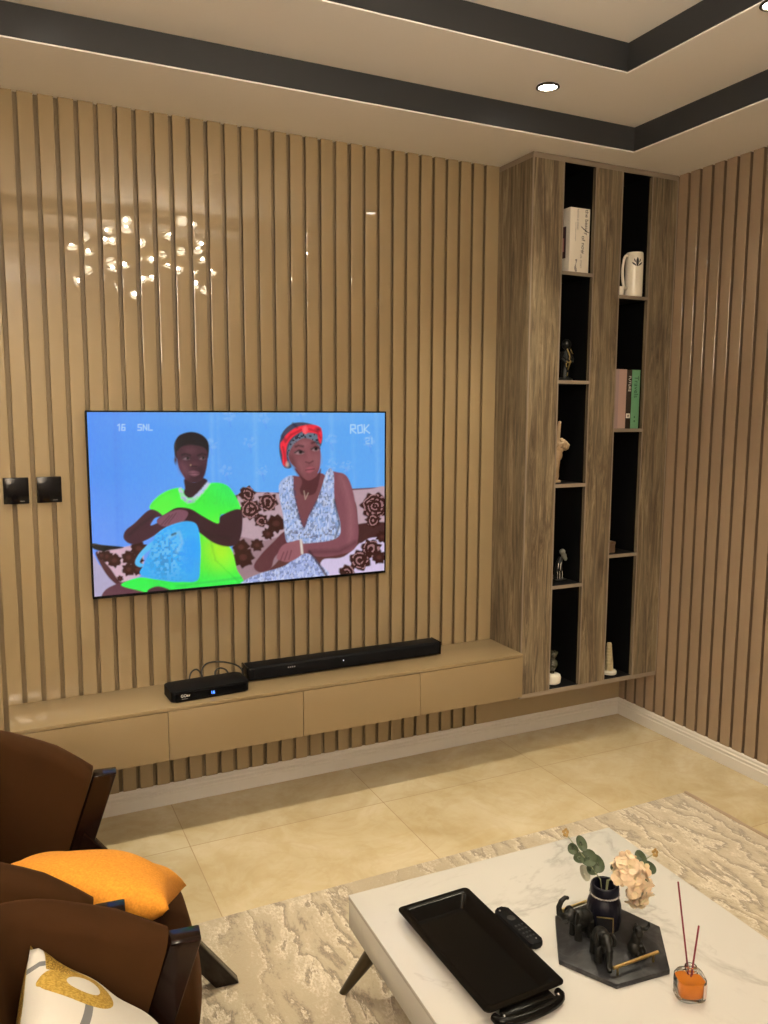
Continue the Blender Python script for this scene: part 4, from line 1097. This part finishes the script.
for (a, b) in (((.006, .004, .012), (-.014, .037, .263)), ((-.004, -.002, .012), (.024, .005, .163))):
    a, b = M_ @ Vector(a), M_ @ Vector(b)
    mb = MB(); mb.tube([a, b], .0021, 10); mb.build('reed', REED, t)

# ------------------------------------------------------------------ things on the cabinet shelves
CREAMC = mat('cream_card', (.80, .74, .64), .5); PAGE = mat('book_pages', (.72, .66, .54), .8)
DKPIC = mat('dark_cover_picture', (.05, .02, .025), .5); PINKPIC = mat('pink_cover_picture', (.45, .20, .20), .5)
def upface(x, y, z): return Tm(x, y, z) @ Rm('X', 90)
# white book stood on end, spine to the room
t = thing('white_book', 'thick white book with black script on its spine on the top left shelf', 'book', (-.572, -.160, SH_L[0] + .0005))
hb = .285; wb = .0555
mb = MB(); mb.box(-wb, wb, -.090, -.084, 0, hb, .001); mb.box(-wb, -wb + .004, -.0845, .09, 0, hb); mb.box(wb - .004, wb, -.0845, .09, 0, hb); mb.build('cover', CREAMC, t)
mb = MB(); mb.box(-wb + .0042, wb - .0042, -.0838, .085, .003, hb - .003); mb.build('pages', PAGE, t)
rot = Tm(0, -.0906, 0) @ Rm('X', 90) @ Rm('Z', -90)
def spine(name, s, size, x, z, m, par=None): return text_obj(name, s, size, m, par or t, Tm(x, -.0906, z) @ Rm('X', 90) @ Rm('Z', -90), .0002)
spine('spine_text', 'the beauty', .026, .036, .225, INK); spine('spine_text', 'of now', .028, .020, .125, INK); spine('spine_text', 'A  LIFE  STORY', .012, .010, .06, GREYINK)
spine('spine_text', 'NOTES & IDEAS', .013, -.014, .235, GREYINK); spine('spine_text', 'a quiet collection of thoughts', .007, -.024, .18, GREYINK)
mb = MB(); mb.tube([(.006, -.0908, .205), (.020, -.0908, .195), (.036, -.0908, .186), (.053, -.0908, .180)], [.001, .0018, .0018, .0008], 6); mb.build('ink_flourish', INK, t)
mb = MB()
for k in range(7): mb.box(-.022 - .004 * math.sin(k), -.014 + .003 * math.cos(k), -.0909, -.0902, .004 + .008 * k, .011 + .008 * k)
mb.build('spine_emblem', GREYINK, t)
mb = MB(); mb.mi = 0; mb.box(-wb - .0006, -wb + .0002, -.062, .06, .065, .205); mb.mi = 1; mb.box(-wb - .0010, -wb, -.05, .04, .095, .155); mb.build('cover_picture', [DKPIC, PINKPIC], t)
# white pitcher with leaf motif
PORC = mat('white_porcelain', (.82, .77, .66), .25)
t = thing('white_pitcher', 'tall white ceramic jug with black leaf motif on the top right shelf', 'jug', (-.217, -.2215, SH_R[0] + .0005))
mb = MB(); mb.lathe([(.036, 0), (.0415, .004), (.0425, .02), (.0415, .182), (.0405, .203), (.038, .207), (.035, .203), (.036, .18), (.036, .02)], seg=56)
mb.build('body', PORC, t)
mb = MB(); hp = [Vector((-.040, -.002, .185)), Vector((-.060, -.006, .188)), Vector((-.074, -.010, .165)), Vector((-.082, -.012, .115)), Vector((-.074, -.010, .065)), Vector((-.060, -.006, .038)), Vector((-.040, -.002, .040))]
fine = []
for i in range(len(hp) - 1):
    a, b, c, d = hp[max(i - 1, 0)], hp[i], hp[i + 1], hp[min(i + 2, len(hp) - 1)]
    for k in range(5):
        s_ = k / 5; fine.append(.5 * (2 * b + (c - a) * s_ + (2 * a - 5 * b + 4 * c - d) * s_ * s_ + (3 * b - a - 3 * c + d) * s_ ** 3))
mb.tube(fine + [hp[-1]], .0065, 10); mb.build('handle', PORC, t)
mb = MB()
def motif(a0, z, w_, h_, tilt):
    rows = []
    for k in range(7):
        s_ = -1 + k / 3; ww = w_ * (1 - s_ * s_)
        row = []
        for m in (-1, 1):
            lx = m * ww + .0003 * m; lz = s_ * h_
            X2 = lx * math.cos(tilt) - lz * math.sin(tilt); Z2_ = lx * math.sin(tilt) + lz * math.cos(tilt)
            ang = a0 + X2 / .0420; row.append((.0425 * math.cos(ang), .0425 * math.sin(ang), z + Z2_))
        rows.append(row)
    mb.grid(rows)
A0 = math.radians(-112)
motif(A0, .160, .0065, .022, 0); motif(A0 - .36, .150, .0035, .015, .9); motif(A0 + .36, .150, .0035, .015, -.9); motif(A0 - .30, .166, .0028, .010, .35); motif(A0 + .30, .166, .0028, .010, -.35)
mb.build('leaf_motif', INK, t)
t = thing('white_dish', 'small white dish at the foot of the white jug on the top right shelf', 'dish', (-.308, -.218, SH_R[0] + .0005))
mb = MB(); mb.lathe([(.022, 0), (.028, .006), (.030, .040), (.028, .042), (.026, .012), (.004, .008)], seg=40); mb.build('bowl', PORC, t)
mb = MB(); mb.lathe([(.030, .039), (.0312, .041), (.030, .043)], seg=40, closed=True); mb.build('rim', PORC, t)
# three books
def book(lab, x0, x1, h, cols, d0=-.250):
    t = thing('book', lab, 'book', ((x0 + x1) / 2, d0, SH_R[1] + .0005), 0, 'books on the second right shelf')
    w_ = (x1 - x0) / 2
    mb = MB(); mb.box(-w_, w_, 0, .004, 0, h, .001); mb.box(-w_, -w_ + .003, .0035, .165, 0, h); mb.box(w_ - .003, w_, .0035, .165, 0, h); mb.build('cover', cols, t)
    mb = MB(); mb.box(-w_ + .0032, w_ - .0032, .0042, .160, .003, h - .003); mb.build('pages', PAGE, t)
    return t
MAUVE = mat('mauve_book_cloth', (.31, .225, .225), .6); MAUVE2 = mat('dusky_pink_book_cloth', (.40, .27, .235), .6); BROWNB = mat('dark_brown_book_cloth', (.028, .016, .012), .5); GREENB = mat('green_book_cloth', (.13, .33, .185), .55); GREENINK = mat('dark_green_ink', (.02, .09, .05), .6)
t = book('mauve hardback book, leftmost of the three on the second right shelf', -.339, -.2600, .283, MAUVE)
mb = MB(); mb.box(-.008, .0385, -.0006, .0002, .001, .282); mb.build('spine_panel', MAUVE2, t)
t = book('dark brown hardback with white spine lettering between the mauve and green books', -.2590, -.2270, .281, BROWNB)
text_obj('spine_text', 'FUTURE', .021, WHITEINK, t, Tm(.002, -.0004, .215) @ Rm('X', 90) @ Rm('Z', -90), .0003)
mb = MB(); mb.box(-.0135, .0115, -.0006, .0003, .050, .072); mb.build('publisher_label', WHITEINK, t)
mb = MB(); mb.lathe([(.006, 0), (.006, .0006)], seg=20, M=Tm(-.001, -.0006, .061) @ Rm('X', 90)); mb.build('label_emblem', GREYINK, t)
t = book('green hardback book, rightmost of the three on the second right shelf', -.2260, -.176, .282, GREENB)
text_obj('spine_text', 'Travels', .036, GREENINK, t, Tm(.001, -.0004, .20) @ Rm('X', 90) @ Rm('Z', -90), .0003)
mb = MB(); mb.ball((-.002, 0, .055), (.004, .0006, .005), seg=12, rings=6); mb.ball((-.002, 0, .035), (.004, .0006, .005), seg=12, rings=6); mb.build('spine_dots', GREENINK, t)
# black and gold figurine
t = thing('gilded_figurine', 'small black standing figurine with gold decoration on the second left shelf', 'figurine', (-.553, -.150, SH_L[1] + .0005))
mb = MB(); mb.lathe([(.036, 0), (.036, .012), (.028, .016)], seg=32); mb.tube([(0, 0, .014), (0, 0, .06), (.004, -.004, .11), (0, 0, .145)], [.020, .018, .025, .013], 16); mb.ball((.004, 0, .172), (.022, .022, .026))
for sy in (-1, 1): mb.tube([(sy * .020, 0, .135), (sy * .034, -.010, .105), (sy * .016, -.030, .085)], [.010, .008, .007], 10)
remeshed(mb, 'body', EBON, t, voxel=.002, smooth=3)
mb = MB()
mb.tube([(-.012, -.026, .150), (-.004, -.030, .130), (.002, -.031, .115), (.000, -.031, .098)], [.0025, .0035, .003, .0025], 8)
mb.tube([(.008, -.026, .150), (.016, -.026, .135), (.024, -.024, .128)], [.0025, .003, .002], 8)
mb.tube([(-.020, -.031, .092), (-.010, -.034, .086), (.004, -.034, .088), (.004, -.032, .096)], [.003, .0035, .0045, .003], 8)
mb.tube([(-.020, -.031, .092), (-.017, -.030, .072), (-.015, -.030, .066)], [.002, .002, .0035], 8)
mb.tube([(.003, -.033, .088), (.001, -.025, .065), (-.001, -.022, .052)], [.004, .003, .002], 8)
mb.tube([(.000, -.021, .040), (-.002, -.021, .030), (-.006, -.022, .022)], [.0028, .0028, .0012], 8)
mb.build('gold_ornament', GOLD, t)
# carved hand with raised index finger
HANDM = mat('pale_carved_wood', (.46, .33, .20), .5)
t = thing('hand_sculpture', 'pale wooden hand sculpture with one raised finger on the third left shelf', 'sculpture', (-.611, -.185, SH_L[2] + .0025), 0)
mb = MB()
def chain(pts, rs): mb.tube([Vector(p) for p in pts], rs, 14); [mb.ball(p, r, seg=12, rings=8) for p, r in zip(pts, rs)]
mb.lathe([(.032, 0), (.032, .008), (.024, .012)], c=(-.014, 0, 0), seg=32)
chain([(-.014, 0, .026), (-.012, 0, .06), (-.004, 0, .10)], [.022, .020, .018])
mb.ball((.000, 0, .130), (.028, .019, .034)); mb.ball((.008, 0, .162), (.030, .018, .028)); mb.ball((.010, 0, .185), (.031, .014, .017))
chain([(.000, 0, .185), (.003, .001, .225), (.006, .001, .252), (.009, .001, .283)], [.0105, .0098, .0090, .0076])      # index
for k, (x_, l_) in enumerate(((.013, 1.0), (.026, .95), (.038, .8))):                                               # curled fingers
    z_ = .193 - .006 * k
    chain([(x_, .004, z_ - .004), (x_, -.014, z_ + .010 * l_), (x_ + .001, -.030, z_ - .004), (x_, -.026, z_ - .022 * l_), (x_ - .002, -.013, z_ - .026)], [.0085, .0086, .0082, .0075, .0065])
chain([(-.016, 0, .142), (-.027, -.012, .163), (-.014, -.027, .182), (.004, -.036, .184)], [.010, .0095, .0085, .0068])       # thumb across the fingers
remeshed(mb, 'hand', HANDM, t, voxel=.0018, smooth=2)
mb = MB(); mb.ball((.0095, -.0062, .283), (.0042, .0012, .006), seg=12, rings=8); mb.build('fingernail', PAGE, t)
# dark statuette with silver head
SILV = mat('tarnished_silver', (.30, .31, .28), .4, .6)
t = thing('silver_statuette', 'dark statuette with tarnished silver head and feet on the fourth left shelf', 'statuette', (-.560, -.165, SH_L[3] + .0005))
mb = MB(); mb.box(-.040, .030, -.03, .03, 0, .008, .002); mb.tube([(-.018, 0, .006), (-.016, 0, .05), (-.004, 0, .085), (.006, 0, .115)], [.013, .013, .017, .011], 14); mb.tube([(.004, -.008, .006), (0, -.004, .05), (-.002, 0, .085)], [.009, .010, .013], 12)
remeshed(mb, 'body', EBON, t, voxel=.002, smooth=3)
mb = MB(); mb.ball((.012, -.002, .140), (.015, .015, .015)); mb.ball((.020, -.004, .122), (.013, .012, .020), Rm('Y', -25)); mb.ball((.028, -.006, .106), (.010, .009, .012)); remeshed(mb, 'head', SILV, t, voxel=.002, smooth=3)
mb = MB()
mb.tube([(-.002, -.014, .092), (-.008, -.018, .070), (-.010, -.018, .052)], [.004, .005, .004], 10)
mb.tube([(-.020, -.014, .088), (-.024, -.018, .062)], [.003, .002], 8)
for x_ in (-.012, .003, -.026): mb.tube([(x_, -.016, .048), (x_ + .001, -.018, .030), (x_ - .002, -.020, .010)], [.004, .0028, .0045], 10)
mb.build('silver_ornament', STEEL, t)
# bottom left: cream base with dark glass ornament
t = thing('glass_ornament', 'dark glass ornament on a cream round base on the bottom left shelf', 'ornament', (-.606, -.190, zi0 + .0015))
mb = MB(); mb.lathe([(.034, 0), (.042, .006), (.044, .030), (.040, .044), (.026, .050)], seg=40); mb.build('base', PORC, t)
SMOKE = mat('smoky_glass', (.10, .095, .07), .12, Transmission_Weight=.4)
mb = MB(); mb.lathe([(.012, .050), (.010, .062), (.022, .078), (.030, .096), (.022, .114), (.012, .122), (.020, .134), (.028, .152), (.026, .160), (.004, .162)], seg=36); mb.build('glass_body', SMOKE, t)
# bottom right: cream ribbed tower souvenir
t = thing('tower_souvenir', 'small cream ribbed tower ornament on a round foot on the bottom right shelf', 'ornament', (-.250, -.195, zi0 + .0015))
mb = MB(); mb.lathe([(.036, 0), (.038, .004), (.038, .014), (.034, .018), (.020, .019)], seg=40); mb.build('foot', PORC, t)
TOW = mat('aged_cream_plaster', (.46, .39, .24), .6)
pr = []
for k in range(9):
    r = .0225 - .0012 * k; z = .0192 + k * .0158
    pr += [(r, z), (r, z + .010), (r * .82, z + .0108), (r * .82, z + .0150)]
mb = MB(); mb.lathe(pr + [(.006, .162)], seg=40, rfun=lambda a, z: 1 + .015 * math.cos(16 * a), M=Rm('Y', -2)); mb.build('tower', TOW, t)
# third right: a small brown box at the left edge
t = thing('trinket_box', 'small brown wooden trinket box half hidden at the left of the third right shelf', 'box', (-.298, -.195, SH_R[2] + .0005))
BOXM = mat('plain_brown_wood', (.16, .10, .06), .5)
mb = MB(); mb.box(-.035, .030, -.03, .03, 0, .040, .002); mb.build('box_body', BOXM, t)
mb = MB(); mb.box(-.037, .032, -.032, .032, .0405, .056, .003); mb.build('lid', BOXM, t)

# ------------------------------------------------------------------ camera and colour
cam = bpy.data.cameras.new('camera'); co = bpy.data.objects.new('camera', cam); link(co)
yaw, pit, rol = .44914889, -.12481212, .00383656
fwd = Vector((math.sin(yaw) * math.cos(pit), math.cos(yaw) * math.cos(pit), math.sin(pit)))
rt = Vector((math.cos(yaw), -math.sin(yaw), 0)); up = rt.cross(fwd)
r2 = math.cos(rol) * rt + math.sin(rol) * up; u2 = -math.sin(rol) * rt + math.cos(rol) * up
Mx = Matrix((r2, u2, -fwd)).transposed().to_4x4(); Mx.translation = Vector((-3.0246083, -3.2972611, 1.6454976))
co.matrix_world = Mx
cam.sensor_fit = 'VERTICAL'; cam.sensor_height = 32; cam.lens = 808.811 / 1024 * 32; cam.clip_start = .02
S.camera = co
w = bpy.data.worlds.new('world'); S.world = w; w.use_nodes = True
w.node_tree.nodes['Background'].inputs[0].default_value = (.02, .018, .015, 1); w.node_tree.nodes['Background'].inputs[1].default_value = 1
S.view_settings.view_transform = 'Standard'; S.view_settings.look = 'None'; S.view_settings.gamma = 1; S.view_settings.use_curve_mapping = False
S.view_settings.exposure = -.25
